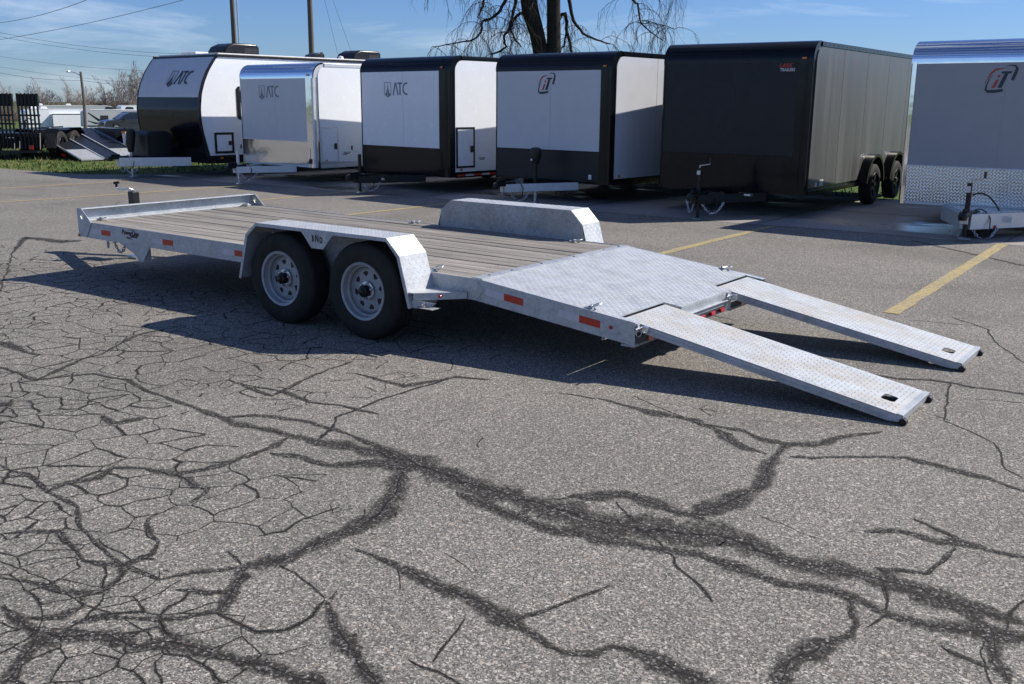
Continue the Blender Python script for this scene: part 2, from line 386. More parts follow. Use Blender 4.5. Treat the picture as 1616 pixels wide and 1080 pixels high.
        if kind: o['kind'] = kind
        if label: o['label'] = label
        return o
def attach(o, parent):
    o.parent = parent
    if parent.get('_abs'): o.matrix_parent_inverse = Matrix.Translation(-parent.location)
def tag(o, label=None, cat=None, group=None, kind=None):
    if label: o['label'] = label
    if cat: o['category'] = cat
    if group: o['group'] = group
    if kind: o['kind'] = kind
    return o
def empty(name, loc, rz=0.0, absolute=False):
    o = bpy.data.objects.new(name, None); col.objects.link(o); o.location = loc; o.rotation_euler = (0, 0, rz); o.empty_display_size = 0.3
    if absolute: o['_abs'] = 1
    return o
def copy_tree(o, parent=None):
    c = o.copy(); col.objects.link(c)
    if parent is not None: c.parent = parent
    for ch in o.children: copy_tree(ch, c)
    return c
def text_obj(name, body, mat, parent, size, T, extr=0.001, shear=0.0, sx=1.0, bold=0.0, label=None, align='CENTER'):
    cu = bpy.data.curves.new(name, 'FONT'); cu.body = body; cu.size = size; cu.extrude = extr; cu.shear = shear; cu.offset = bold; cu.align_x = align; cu.align_y = 'CENTER'; cu.resolution_u = 3
    t = bpy.data.objects.new(name+'_src', cu); col.objects.link(t)
    me = bpy.data.meshes.new_from_object(t.evaluated_get(bpy.context.evaluated_depsgraph_get()))
    bpy.data.objects.remove(t); me.transform(T @ Matrix.Diagonal((sx, 1, 1, 1))); me.name = name
    me.materials.clear(); me.materials.append(M[mat])
    o = bpy.data.objects.new(name, me); col.objects.link(o); attach(o, parent)
    if label: o['label'] = label
    return o
def TF(x, y, z):   # text standing upright facing -y
    return Matrix.Translation((x, y, z)) @ Matrix.Rotation(R(90), 4, 'X')
def link_chain(mb, pts, r=0.004, ll=0.03):
    """chain links, alternately turned, strung along pts"""
    pts = [Vector(p) for p in pts]
    L = [0]
    for i in range(1, len(pts)): L.append(L[-1]+(pts[i]-pts[i-1]).length)
    n = max(2, int(L[-1]/(ll*0.72)))
    def at(d):
        for i in range(1, len(pts)):
            if d <= L[i] or i == len(pts)-1:
                t = (d-L[i-1])/max(L[i]-L[i-1], 1e-6); return pts[i-1].lerp(pts[i], min(t, 1)), (pts[i]-pts[i-1]).normalized()
    for k in range(n):
        p, d = at(L[-1]*(k+0.5)/n)
        a = d.orthogonal().normalized(); 
        if k % 2: a = d.cross(a)
        ring = [p+d*math.cos(t)*ll*0.5+a*math.sin(t)*ll*0.32 for t in [i*math.pi/4 for i in range(9)]]
        mb.tube(ring, r, 4, cap=False)
def sag(p, q, d, n=9):
    p, q = Vector(p), Vector(q)
    return [p.lerp(q, i/(n-1))-Vector((0, 0, d*4*(i/(n-1))*(1-i/(n-1)))) for i in range(n)]

# ---------------------------------------------------------------- ground
def terr(x, y):
    s = (x-8.95)*-0.86+(y+5.32)*0.51
    if s < 35: return 0.0
    if s < 87: return -0.018*(s-35)
    if s < 150: return -0.936-0.025*(s-87)
    return -2.51-0.004*min(s-150, 400)
def sheet(name, poly, z, mat, kind='structure'):
    mb = MB(); mb.add([(x, y, z) for x, y in poly], [tuple(range(len(poly)))])
    return tag(mb.build(name, mat), kind=kind)
lot = [(-60,-60),(60,-60),(60,13.7),(-11.6,13.7),(-11.5,12.1),(-11.35,10.9),(-11.3,9.9),(-11.45,9.0),(-11.8,8.3),(-12.4,7.75),(-13.2,7.55),(-15.9,7.5),(-60,7.4)]
sheet('parking_lot', lot, 0.0, 'asphalt')
ed = [(x*0.5, 8.33+0.05*math.sin(x*0.5*1.7)+random.uniform(-0.02, 0.02)) for x in range(-22, 121)]
sheet('concrete_apron', [(x, y) for x, y in ed if x > -11.3]+[(60, 13.45), (-11.35, 13.45)], 0.004, 'concrete')
# joints of the concrete slabs, cut as thin recessed-looking grooves of real width
mb = MB()
for x in [-9.6+i*3.25 for i in range(16)]: mb.box(x-0.008, x+0.008, 8.45, 13.4, 0.0042, 0.0062)
mb.box(-11, 55, 10.95, 10.966, 0.0042, 0.0062)
tag(mb.build('slab_joint', 'black_plastic'), kind='structure')
mb = MB()
xs = [-1800,-900,-500,-350]+list(range(-260,-40,6))+list(range(-40,41,8))+[60,120,300,900,1800]
ys = [-1800,-900,-300,-100,-30,0]+list(range(8,200,6))+[230,300,500,900,1800]
for j, y in enumerate(ys):
    for i, x in enumerate(xs): mb.v.append((x, y, terr(x, y)-0.03))
W_ = len(xs)
for j in range(len(ys)-1):
    for i in range(W_-1): mb.f.append((j*W_+i, j*W_+i+1, (j+1)*W_+i+1, (j+1)*W_+i))
tag(mb.build('grass_field', 'turf', smooth=True), kind='structure')
# the public road beyond the lawn, a strip that follows the falling ground
mb = MB(); ax = Vector((-0.86, 0.51)); bx = Vector((0.51, 0.86)); c0 = Vector((8.95, -5.32))
for wv in range(-12, 14):
    for sv in (56, 66, 76, 87, 126):
        p = c0+ax*sv+bx*wv*12; mb.v.append((p.x, p.y, terr(p.x, p.y)+0.05))
for k in range(25):
    for i in range(4): mb.f.append((k*5+i, (k+1)*5+i, (k+1)*5+i+1, k*5+i+1)[::-1])
tag(mb.build('road', 'road_asphalt'), kind='structure')
mb = MB()
for wv in range(-12, 13):
    p, q = c0+ax*77+bx*wv*12, c0+ax*77+bx*(wv*12+12); p2, q2 = p+ax*0.3, q+ax*0.3
    mb.add([(p.x,p.y,terr(p.x,p.y)+0.07),(q.x,q.y,terr(q.x,q.y)+0.07),(q2.x,q2.y,terr(q2.x,q2.y)+0.07),(p2.x,p2.y,terr(p2.x,p2.y)+0.07)], [(0,1,2,3)[::-1]])
tag(mb.build('road_centre_line', 'yellow_paint'), kind='structure')
# painted stall lines
for (x, y0, y1, wd, xt) in [(6.76,3.08,8.30,0.115,6.66),(3.68,3.3,8.25,0.11,3.68),(0.75,3.2,8.2,0.11,0.8),(-2.0,3.1,8.25,0.11,-1.86),(-4.72,3.1,8.25,0.10,-4.78),(-7.68,3.15,8.2,0.10,-7.33),(-10.35,3.2,7.9,0.10,-10.05)]:
    mb = MB(); n = 30; vs = []
    for i in range(n+1):
        t = i/n; yy = y0+(y1-y0)*t; xx = x+(xt-x)*t
        vs += [(xx-wd/2-random.uniform(0, .012), yy, 0.004), (xx+wd/2+random.uniform(0, .012), yy, 0.004)]
    mb.add(vs, [(2*i, 2*i+1, 2*i+3, 2*i+2) for i in range(n)])
    tag(mb.build('painted_line', 'yellow_paint'), kind='structure')

CR = [[[3.83,-1.98,0.031],[4.32,-2.01,0.035],[4.77,-2.07,0.05],[5.08,-2.03,0.062],[5.35,-2.01,0.093],[5.57,-1.97,0.144],[5.75,-1.93,0.168],[5.98,-1.96,0.181],[6.17,-1.99,0.18],[6.39,-2.0,0.169],[6.53,-2.0,0.16],[6.7,-2.0,0.192],[6.88,-2.0,0.215],[7.05,-2.02,0.265],[7.19,-1.95,0.286],[7.34,-1.92,0.257],[7.45,-1.84,0.195],[7.62,-1.86,0.14],[7.78,-1.88,0.142],[7.94,-1.85,0.142],[8.09,-1.83,0.182],[8.22,-1.83,0.174],[8.38,-1.86,0.116],[8.5,-1.87,0.116],[8.6,-1.87,0.096]],[[6.74,-1.92,0.046],[6.77,-1.83,0.069],[6.85,-1.78,0.115],[6.94,-1.69,0.073],[7.09,-1.7,0.087],[7.24,-1.72,0.097],[7.34,-1.72,0.097]],[[6.34,-2.11,0.052],[6.5,-2.14,0.071],[6.65,-2.17,0.073],[6.89,-2.18,0.078],[7.1,-2.14,0.091],[7.33,-2.1,0.067],[7.46,-2.04,0.066],[7.62,-2.06,0.069],[7.8,-2.08,0.07],[7.95,-2.03,0.07],[8.05,-2.04,0.063],[8.19,-2.08,0.053],[8.29,-2.08,0.064],[8.49,-2.01,0.106],[8.63,-1.95,0.087]],[[5.91,-1.95,0.065],[6.09,-2.22,0.107],[6.23,-2.47,0.126],[6.25,-2.66,0.118],[6.22,-2.84,0.095],[6.24,-3.02,0.09],[6.16,-3.15,0.087],[6.25,-3.26,0.04],[6.36,-3.41,0.05],[6.3,-3.51,0.044],[6.15,-3.63,0.034],[6.03,-3.74,0.034]],[[5.29,-2.26,0.03],[5.44,-2.22,0.042],[5.64,-2.21,0.064],[5.79,-2.07,0.119],[5.95,-2.01,0.109]],[[7.28,-1.7,0.069],[7.3,-1.63,0.129],[7.36,-1.45,0.144],[7.39,-1.25,0.082],[7.33,-1.05,0.073],[7.29,-0.8,0.066],[7.28,-0.61,0.081],[7.42,-0.48,0.064],[7.46,-0.32,0.046],[7.6,-0.11,0.026]],[[7.28,-0.61,0.075],[7.16,-0.61,0.052],[7.0,-0.54,0.039],[6.75,-0.56,0.032]],[[6.07,-0.49,0.023],[6.15,-0.49,0.041],[6.47,-0.55,0.072],[6.74,-0.53,0.055],[6.94,-0.65,0.063],[7.12,-0.79,0.068],[7.25,-0.81,0.025]],[[7.35,-0.78,0.027],[7.64,-0.57,0.027],[7.81,-0.44,0.049],[8.03,-0.49,0.053],[8.2,-0.5,0.033],[8.4,-0.59,0.03]],[[7.92,-1.45,0.059],[8.03,-1.35,0.054],[8.18,-1.38,0.051],[8.24,-1.32,0.09],[8.36,-1.33,0.038],[8.51,-1.32,0.031]],[[8.04,-1.19,0.03],[8.15,-1.24,0.035],[8.24,-1.28,0.068]],[[8.25,-1.35,0.021],[8.23,-1.54,0.011],[8.21,-1.68,0.026],[8.08,-1.75,0.044],[8.04,-1.74,0.027]],[[8.05,-2.04,0.026],[8.12,-2.21,0.028],[8.13,-2.32,0.04],[8.07,-2.43,0.074],[8.03,-2.56,0.083],[8.06,-2.73,0.091]],[[8.09,-1.77,0.028],[8.13,-1.89,0.026],[8.18,-2.09,0.02],[8.16,-2.21,0.019]],[[8.26,-1.8,0.039],[8.34,-1.86,0.054],[8.48,-1.97,0.053],[8.54,-2.16,0.04],[8.6,-2.29,0.05]],[[8.38,-2.19,0.012],[8.46,-2.22,0.031],[8.55,-2.24,0.054]],[[6.4,-2.81,0.015],[6.48,-2.79,0.021],[6.69,-2.81,0.052],[6.83,-2.83,0.081],[7.04,-2.85,0.09],[7.18,-2.88,0.077],[7.32,-2.91,0.038],[7.44,-2.94,0.035],[7.52,-2.88,0.043],[7.54,-2.81,0.046],[7.65,-2.8,0.082],[7.77,-2.82,0.11],[7.9,-2.83,0.128]],[[7.17,-2.89,0.053],[7.2,-2.83,0.031],[7.23,-2.75,0.015],[7.28,-2.62,0.011],[7.34,-2.46,0.008]],[[7.05,-2.95,0.035],[7.08,-3.03,0.012],[7.11,-3.13,0.007],[7.14,-3.23,0.005]],[[7.07,-3.27,0.009],[7.19,-3.26,0.011],[7.3,-3.28,0.01]],[[6.83,-3.24,0.033],[6.87,-3.33,0.059],[7.0,-3.39,0.073],[7.12,-3.43,0.086]],[[5.75,-3.84,0.036],[5.99,-3.84,0.064],[6.09,-3.82,0.094],[6.2,-3.73,0.074],[6.34,-3.72,0.064],[6.39,-3.63,0.075],[6.54,-3.6,0.078],[6.71,-3.56,0.059],[6.85,-3.54,0.089],[6.97,-3.5,0.103]],[[6.58,-3.08,0.013],[6.62,-3.16,0.017],[6.73,-3.24,0.047],[6.83,-3.29,0.074],[6.93,-3.35,0.077]],[[6.21,-4.08,0.054],[6.13,-3.99,0.053],[6.03,-3.86,0.051]],[[6.59,-3.15,0.023],[6.64,-3.26,0.026],[6.63,-3.37,0.032],[6.56,-3.43,0.029],[6.44,-3.43,0.03],[6.36,-3.43,0.025]],[[6.58,-3.14,0.011],[6.47,-3.1,0.008],[6.35,-3.07,0.009],[6.26,-3.06,0.014]],[[5.53,-3.73,0.021],[5.62,-3.69,0.023],[5.81,-3.65,0.036],[5.92,-3.57,0.055],[5.88,-3.48,0.025],[5.8,-3.42,0.054],[5.8,-3.29,0.037],[5.72,-3.2,0.016],[5.59,-3.15,0.03],[5.5,-3.11,0.015],[5.47,-3.03,0.019]],[[5.8,-3.42,0.053],[5.64,-3.47,0.017],[5.5,-3.42,0.015],[5.31,-3.38,0.04],[5.16,-3.53,0.025]],[[5.79,-3.43,0.019],[6.0,-3.4,0.018],[6.04,-3.3,0.027],[6.14,-3.16,0.043]],[[6.11,-3.4,0.025],[6.23,-3.35,0.046],[6.28,-3.29,0.049]],[[5.86,-3.61,0.014],[5.96,-3.66,0.02],[5.96,-3.74,0.066],[5.88,-3.82,0.036]],[[5.17,-2.72,0.04],[5.26,-2.72,0.06],[5.37,-2.75,0.063],[5.44,-2.76,0.026]],[[5.42,-2.73,0.04],[5.51,-2.88,0.011]],[[5.99,-2.93,0.024],[6.04,-2.84,0.021],[6.01,-2.71,0.016],[6.05,-2.53,0.018]],[[6.01,-3.1,0.015],[6.14,-3.13,0.029]],[[4.41,-3.14,0.019],[4.68,-3.14,0.028],[4.88,-3.18,0.044],[4.87,-3.07,0.049],[4.93,-2.95,0.044],[4.86,-2.85,0.042],[4.97,-2.75,0.045],[5.17,-2.72,0.069],[5.21,-2.61,0.056],[5.25,-2.34,0.043],[5.19,-2.04,0.04]],[[4.57,-3.22,0.042],[4.65,-3.14,0.022],[4.88,-3.18,0.022],[5.15,-3.2,0.027],[5.38,-3.31,0.018],[5.8,-3.42,0.022]],[[3.53,-2.61,0.1],[3.42,-2.63,0.117]],[[1.98,-1.87,0.116],[2.3,-1.91,0.067],[2.57,-1.92,0.035]],[[4.32,-2.3,0.046],[4.26,-2.45,0.078],[4.08,-2.41,0.014]],[[4.31,-1.53,0.03],[4.55,-1.51,0.043],[4.81,-1.56,0.037],[5.0,-1.49,0.03],[5.29,-1.49,0.026]],[[5.33,-1.99,0.035],[5.24,-1.8,0.026],[5.14,-1.68,0.026],[5.1,-1.29,0.034],[5.1,-1.06,0.029],[5.13,-0.63,0.032]],[[5.87,-1.93,0.069],[5.44,-1.84,0.033],[5.04,-1.82,0.034],[4.74,-1.91,0.055],[4.65,-2.05,0.046]],[[3.93,-1.99,0.031],[3.57,-1.91,0.032],[3.28,-1.95,0.045],[3.14,-2.24,0.031]],[[5.83,-0.54,0.024],[6.08,-0.51,0.035]],[[0.09,-0.88,0.016],[-2.04,0.37,0.014],[-3.2,1.16,0.104],[-2.47,1.23,0.229],[-2.4,1.43,0.119]],[[4.57,-0.96,0.021],[5.02,-0.98,0.055],[5.13,-0.63,0.043],[5.33,-0.57,0.027]],[[4.06,-1.54,0.016],[4.54,-1.6,0.04],[4.38,-1.1,0.028],[4.35,-0.73,0.022]],[[6.6,0.79,0.025],[7.03,1.02,0.033],[7.38,1.04,0.032],[7.55,1.13,0.04],[7.81,1.11,0.039],[8.16,1.15,0.03]],[[7.18,3.25,0.025],[7.53,2.93,0.024],[7.7,2.41,0.016],[7.84,2.17,0.016],[8.07,1.71,0.014]],[[7.67,1.12,0.007],[7.76,0.61,0.007],[7.82,0.29,0.009],[7.97,0.2,0.016],[8.12,0.06,0.011],[8.24,-0.31,0.01],[8.33,-0.4,0.012]],[[7.74,0.37,0.015],[7.85,0.31,0.02]],[[5.67,7.95,0.055],[7.19,6.57,0.047]],[[2.66,-2.23,0.024],[3.14,-2.24,0.047],[2.9,-1.84,0.032],[2.87,-1.65,0.021],[2.56,-1.17,0.036],[2.55,-0.92,0.054]]]
class Ribbons:
    def __init__(s, z0): s.v = []; s.f = []; s.a = []; s.z = z0
    def add(s, pl, jit=0.5, taper=True, step=0.05):
        pts = []
        for i in range(len(pl)-1):
            a, b = pl[i], pl[i+1]; L = math.hypot(b[0]-a[0], b[1]-a[1]); n = max(1, int(L/step))
            for k in range(n):
                t = k/n; pts.append([a[0]+(b[0]-a[0])*t, a[1]+(b[1]-a[1])*t, a[2]+(b[2]-a[2])*t])
        pts.append(list(pl[-1]))
        for p in pts:
            q = Vector((p[0]*6.1, p[1]*6.1, 3.3)); q2 = Vector((p[0]*22, p[1]*22, 7.1))
            d = mnoise.noise_vector(q)*0.035*jit+mnoise.noise_vector(q2)*0.014*jit
            p[0] += d.x; p[1] += d.y; p[2] *= 1+0.75*mnoise.noise(Vector((p[0]*9, p[1]*9, 1)))
        n = len(pts); o = len(s.v); s.k = getattr(s, 'k', 0)+1; z = s.z+(s.k % 50)*0.000016
        for i, p in enumerate(pts):
            a, b = pts[max(i-1, 0)], pts[min(i+1, n-1)]; dx, dy = b[0]-a[0], b[1]-a[1]; l = math.hypot(dx, dy) or 1
            wd = p[2]*0.62
            if taper and (i == 0 or i == n-1): wd *= 0.35
            for t in (-1, 0, 1):
                s.v.append((p[0]-dy/l*wd*t, p[1]+dx/l*wd*t, z)); s.a.append(float(t))
        for i in range(n-1):
            for k in (0, 1): s.f.append((o+3*i+k, o+3*i+k+1, o+3*i+k+4, o+3*i+k+3)[::-1])
    def build(s, name, mat):
        me = bpy.data.meshes.new(name); me.from_pydata(s.v, [], s.f)
        at = me.attributes.new('across', 'FLOAT', 'POINT'); at.data.foreach_set('value', s.a)
        me.materials.append(M[mat]); o = bpy.data.objects.new(name, me); col.objects.link(o); tag(o, kind='stuff')
        return o
band = Ribbons(0.0020); fine = Ribbons(0.0010)
for pl in CR:
    if max(p[2] for p in pl) > 0.036:
        band.add([(x, y, max(w_*1.15, 0.018)) for x, y, w_ in pl])
        fine.add([(x, y, 0.0085) for x, y, w_ in pl], 1.2)
    else: fine.add([(x, y, min(max(w_*0.8, 0.014), 0.05)) for x, y, w_ in pl])
# alligator cracking: edges of irregular cells
def cells(x0, x1, y0, y1, size, keep, wid, seed, extra=False):
    rnd = random.Random(seed); pts = []
    nx, ny = int((x1-x0)/size), int((y1-y0)/size)
    for i in range(nx):
        for j in range(ny): pts.append(Vector((x0+(i+rnd.uniform(0.08, 0.92))*size, y0+(j+rnd.uniform(0.08, 0.92))*size*0.9)))
    if extra:
        for q in list(pts):
            if mnoise.noise(Vector((q.x*0.9, q.y*0.9, 4.0))) > 0.08:
                for _ in range(2): pts.append(q+Vector((rnd.uniform(-.5, .5), rnd.uniform(-.5, .5)))*size)
    vs, es, fs, *_ = geo.delaunay_2d_cdt(pts, [], [], 0, 1e-5)
    cc = []; ef = {}
    for fi, f in enumerate(fs):
        a, b, c = (vs[i] for i in f[:3]); d = 2*(a.x*(b.y-c.y)+b.x*(c.y-a.y)+c.x*(a.y-b.y))
        if abs(d) < 1e-9: cc.append((a+b+c)/3); continue
        ux = (a.length_squared*(b.y-c.y)+b.length_squared*(c.y-a.y)+c.length_squared*(a.y-b.y))/d
        uy = (a.length_squared*(c.x-b.x)+b.length_squared*(a.x-c.x)+c.length_squared*(b.x-a.x))/d
        cc.append(Vector((ux, uy)))
        for i in range(3): ef.setdefault(tuple(sorted((f[i], f[(i+1) % 3]))), []).append(fi)
    for e, ff in ef.items():
        if len(ff) < 2: continue
        p, q = cc[ff[0]], cc[ff[1]]
        if (p-q).length > size*2.2 or (p-q).length < 0.003: continue
        mid = (p+q)/2; k = keep(mid.x, mid.y)
        if 0.5+0.62*mnoise.noise(Vector((mid.x*1.7, mid.y*1.7, seed))) + rnd.uniform(-.22, .22) > 0.12+k*0.95: continue
        wv = wid*rnd.choice((0.6, 0.7, 0.8, 1.0, 1.3, 2.0))*(0.5+k*0.6)
        fine.add([(p.x, p.y, wv), (q.x, q.y, wv*rnd.uniform(0.6, 1.1))], 1.0, taper=False, step=0.04)
def lin(x, a, b): return max(0.0, min(1.0, (x-a)/(b-a)))
# side = signed distance left of a diagonal through the lot
def side(x, y): return ((x-3.0)*-0.52+(y+1.0)*-0.85)
def k_dense(x, y):
    n = 0.5+0.9*mnoise.noise(Vector((x*0.8, y*0.8, 5.0)))
    s = side(x, y)
    f = lin(s, -0.75, 0.5)
    # fade towards the clean patch on the right
    r = (x-6.6)*0.80+(y+2.6)*0.6
    f *= 1-lin(r, -0.9, 0.3)
    f2 = lin(-abs(y+0.4)+1.2, 0, 0.5)*(1-lin(x, 4.4, 5.4))*lin(x, -1.5, 0.5)
    return max(f, f2*0.85)*(0.6+0.4*lin(n, 0.15, 0.5))-0.04
cells(-2.5, 7.6, -4.6, 1.6, 0.235, k_dense, 0.0108, 3, extra=True)
def k_thin(x, y): return 0.16*(1 if mnoise.noise(Vector((x*0.5, y*0.5, 2.0))) > -0.05 else 0.2)
cells(-12, 12, -4.5, 8.0, 0.9, lambda x, y: 0.13, 0.013, 9)
fine.build('pavement_crack', 'fine_crack'); band.build('worn_crack_band', 'tar_band')

# grass blades on the lawn
mb = MB(); rnd = random.Random(4)
for k in range(26000):
    if k % 10 < 8: x, y = rnd.uniform(-30, -11.4), rnd.uniform(7.55, 21)
    else: x, y = rnd.uniform(-11.4, 14), rnd.uniform(13.75, 18)
    if x > -12.6 and y < 7.8+(x+12.6)*3 and y < 13.7: continue
    a = rnd.uniform(0, 6.28); h = rnd.uniform(0.0, 0.045)*(1.4+1.3*mnoise.noise(Vector((x*0.7, y*0.7, 1)))); wd = rnd.uniform(0.008, 0.02); c, s_ = math.cos(a)*wd, math.sin(a)*wd
    mb.add([(x-c, y-s_, -0.03), (x+c, y+s_, -0.03), (x+rnd.uniform(-.03, .03), y+rnd.uniform(-.03, .03), h)], [(0, 1, 2)])
tag(mb.build('grass', 'grass_blade'), kind='stuff')
# ================================================================ the open car hauler
W, L, E_ = 2.084, 4.811, 6.045
ZF, HR, ZB, ZT = 0.541, 0.147, 0.499, 0.356
def zd(x): return ZF-0.0088*x if x < L else ZB-(x-L)*(ZB-ZT)/(E_-L)
FT = empty('flatbed_trailer', (3.5, 1.04, 0), absolute=True)
tag(FT, 'galvanized open car hauler trailer with weathered wood deck and two lowered ramps', 'trailer')
mb = MB()
def railpoly(x0, top=0.004): return [(x0, zd(x0)-HR), (L-0.03, zd(L-0.03)-HR), (E_, ZT-0.144), (E_, ZT+top), (L, ZB+top), (x0, zd(x0)+top)]
for y0, y1 in ((0.0, 0.007), (W-0.007, W)):
    mb = MB(); mb.prism(railpoly(0.02), y0, y1, 'y')
    yy = (0.007, 0.05) if y0 == 0 else (W-0.05, W-0.007)
    mb.prism([(0.02, zd(0)-HR), (L-0.03, zd(L)-HR), (E_, ZT-0.144), (E_, ZT-0.136), (L-0.03, zd(L)-HR+0.008), (0.02, zd(0)-HR+0.008)], *yy, 'y')
    mb.build('side_rail', 'galvanized', FT, bevel=0.002)
# weld patch at the bend, front gussets with diamond holes, bulkhead
mb = MB(); c = (4.815, 0.425); mb.prism([(c[0]-0.052, c[1]), (c[0], c[1]-0.064), (c[0]+0.052, c[1]), (c[0], c[1]+0.064)], -0.004, -0.0005, 'y'); mb.build('weld_patch', 'galvanized', FT, bevel=0.0015)
for y0, y1 in ((-0.007, -0.001), (W+0.001, W+0.007)):
    mb = MB(); h = [(0.045, 0.563), (0.068, 0.595), (0.045, 0.627), (0.022, 0.595)]
    mb.prism([(-0.03, 0.394), (0.10, 0.397), (0.195, 0.541), (0.045, 0.668), (-0.03, 0.668)], y0, y1, 'y', holes=[h]); mb.build('end_gusset', 'galvanized', FT, bevel=0.001)
mb = MB(); mb.box(-0.024, -0.017, 0, W, 0.394, 0.663); mb.box(-0.017, 0.045, 0, W, 0.655, 0.663); mb.build('bulkhead', 'galvanized', FT, bevel=0.002)
mb = MB(); mb.box(-0.017, 0.05, 0.008, W-0.008, 0.537, 0.552); mb.build('bulkhead_flange', 'galvanized', FT, bevel=0.002)
# planks
n = 14; pw = (W-0.02)/n
for i in range(n):
    y0 = 0.010+i*pw; mb = MB(); g = 0.0042; ch = 0.004; dz = random.uniform(-0.003, 0.002); k = 12
    x0, x1 = 0.052, 4.748+random.uniform(-0.002, 0.002); vs = []
    ph = random.uniform(0, 6)
    for j in range(k+1):
        x = x0+(x1-x0)*j/k; wz = zd(x)+dz+0.0015*math.sin(x*1.3+ph); wy = 0.0014*math.sin(x*1.1+ph*2)
        for (yy, zz) in ((y0+g, wz-0.035), (y0+g, wz-ch), (y0+g+ch, wz), (y0+pw-g-ch, wz), (y0+pw-g, wz-ch), (y0+pw-g, wz-0.035)): vs.append((x, yy+wy, zz))
    fs = []
    for j in range(k):
        for q in range(6):
            r_ = (q+1) % 6; fs.append((j*6+q, j*6+r_, j*6+6+r_, j*6+6+q)[::-1])
    fs += [tuple(range(6)), tuple(k*6+q for q in range(6))[::-1]]
    mb.add(vs, fs); mb.build('plank', 'weathered_wood', FT, recalc=True)
# bolts in the planks
mb = MB()
for x in [0.3+i*0.61 for i in range(8)]:
    for i in range(n):
        for d in (0.03, pw-0.03):
            if random.random() < 0.8: mb.lathe([(0.0055, -0.002), (0.0055, 0.0006), (0, 0.001)], (x+random.uniform(-.01, .01), 0.010+i*pw+d, zd(x)), 'z', 6)
tag(mb.build('plank_screw', 'galvanized_dull', FT), kind='stuff')
# under frame
mb = MB()
for y in (0.45, 1.58): mb.prism([(0.0, 0.36), (4.7, 0.335), (4.7, 0.455), (0.0, 0.49)], y, y+0.05, 'y')
mb.build('main_beam', 'galvanized_dull', FT)
for x in [0.35+i*0.61 for i in range(8)]:
    MB().box(x, x+0.045, 0.01, W-0.01, zd(x)-0.11, zd(x)-0.04).build('crossmember', 'galvanized_dull', FT)
# tail plate with ramp slots
SX = 5.905; RY = ((0.072, 0.628), (1.456, 2.012))
def notch(poly_z=0.0):
    return [(L-0.02, 0.009), (E_, 0.009), (E_, RY[0][0]), (SX, RY[0][0]-0.01), (SX, RY[0][1]+0.015), (E_, RY[0][1]+0.015), (E_, RY[1][0]-0.015), (SX, RY[1][0]-0.015), (SX, RY[1][1]+0.01), (E_, RY[1][1]+0.008), (E_, W-0.009), (L-0.02, W-0.009)]
mb = MB(); mb.prism(notch(), -0.006, 0.0, 'z')
mb.v = [(x, y, z+(zd(x) if x > L else ZB-(x-L)*0.116)+0.002) for x, y, z in mb.v]
mb.build('tail_plate', 'tread_steel', FT)
def lugs(mb, keep, x0, x1, y0, y1, P, pitch=0.029, ll=0.021, lw=0.0048, h=0.0016):
    """raised tread lugs; P(x, y) gives point, and unit vectors along x, y and the normal"""
    nx, ny = int((x1-x0)/pitch), int((y1-y0)/pitch)
    for i in range(nx):
        for j in range(ny):
            x, y = x0+(i+0.5)*pitch, y0+(j+0.5)*pitch
            if not keep(x, y): continue
            o, ex, ey, nn = P(x, y); a = 0.785 if (i+j) % 2 else -0.785
            d = ex*math.cos(a)+ey*math.sin(a); t = ey*math.cos(a)-ex*math.sin(a)
            mb.add([o-d*ll/2, o-t*lw/2-d*ll*.2, o-t*lw/2+d*ll*.2, o+d*ll/2, o+t*lw/2+d*ll*.2, o+t*lw/2-d*ll*.2, o+nn*h-d*ll*.22, o+nn*h+d*ll*.22],
                   [(0,1,6),(1,2,7,6),(2,3,7),(3,4,7),(4,5,6,7),(5,0,6)])
sl = (ZB-ZT)/(E_-L); ex = Vector((1, 0, -sl)).normalized(); en = Vector((sl, 0, 1)).normalized(); ey = Vector((0, 1, 0))
def Pt(x, y): return Vector((x, y, zd(x)+0.0022)), ex, ey, en
def keep_t(x, y):
    if x > SX-0.02 and any(a-0.02 < y < b_+0.02 for a, b_ in RY): return False
    return True
mb = MB(); lugs(mb, keep_t, L+0.06, E_-0.008, 0.02, W-0.02, Pt); tag(mb.build('tread_pattern', 'lug_steel', FT), kind='stuff')
mb = MB(); mb.prism([(4.752, zd(4.752)+0.001), (4.80, ZB+0.0015), (4.845, ZB-0.001), (4.845, ZB+0.006), (4.80, ZB+0.009), (4.752, zd(4.752)+0.007)], 0.012, W-0.012, 'y'); mb.build('joint_strip', 'galvanized', FT, bevel=0.001)
mb = MB()
for y in (0.15, 0.42, 0.8, 1.25, 1.7, 1.95): mb.lathe([(0.011, 0), (0.009, 0.004), (0, 0.005)], (4.80, y, ZB+0.008), 'z', 8)
tag(mb.build('strip_screw', 'black_plastic', FT), kind='stuff')
# rear cross member between the ramps and the walls of the ramp pockets
mb = MB(); mb.box(E_-0.008, E_, 0.644, 1.440, 0.212, ZT-0.006); mb.box(E_, E_+0.02, 0.66, 1.425, 0.292, 0.299); mb.build('rear_crossmember', 'galvanized', FT, bevel=0.002)
for y in (0.637, 1.440): MB().prism([(SX-0.2, zd(SX-0.2)-0.01), (E_, ZT-0.006), (E_, 0.205), (SX-0.2, 0.23)], y, y+0.007, 'y').build('pocket_wall', 'galvanized', FT)
for y0, y1 in ((0.008, 0.636), (1.448, W-0.008)): 
    MB().box(SX-0.10, SX-0.092, y0, y1, 0.215, 0.338).build('pocket_back', 'galvanized_dull', FT)
    MB().box(SX+0.04, E_-0.004, y0, y1, 0.200, 0.215).build('pocket_floor', 'galvanized_dull', FT)
MB().box(E_+0.001, E_+0.022, 0.86, 1.30, 0.232, 0.262).build('light_bar', 'black_plastic', FT, bevel=0.003)
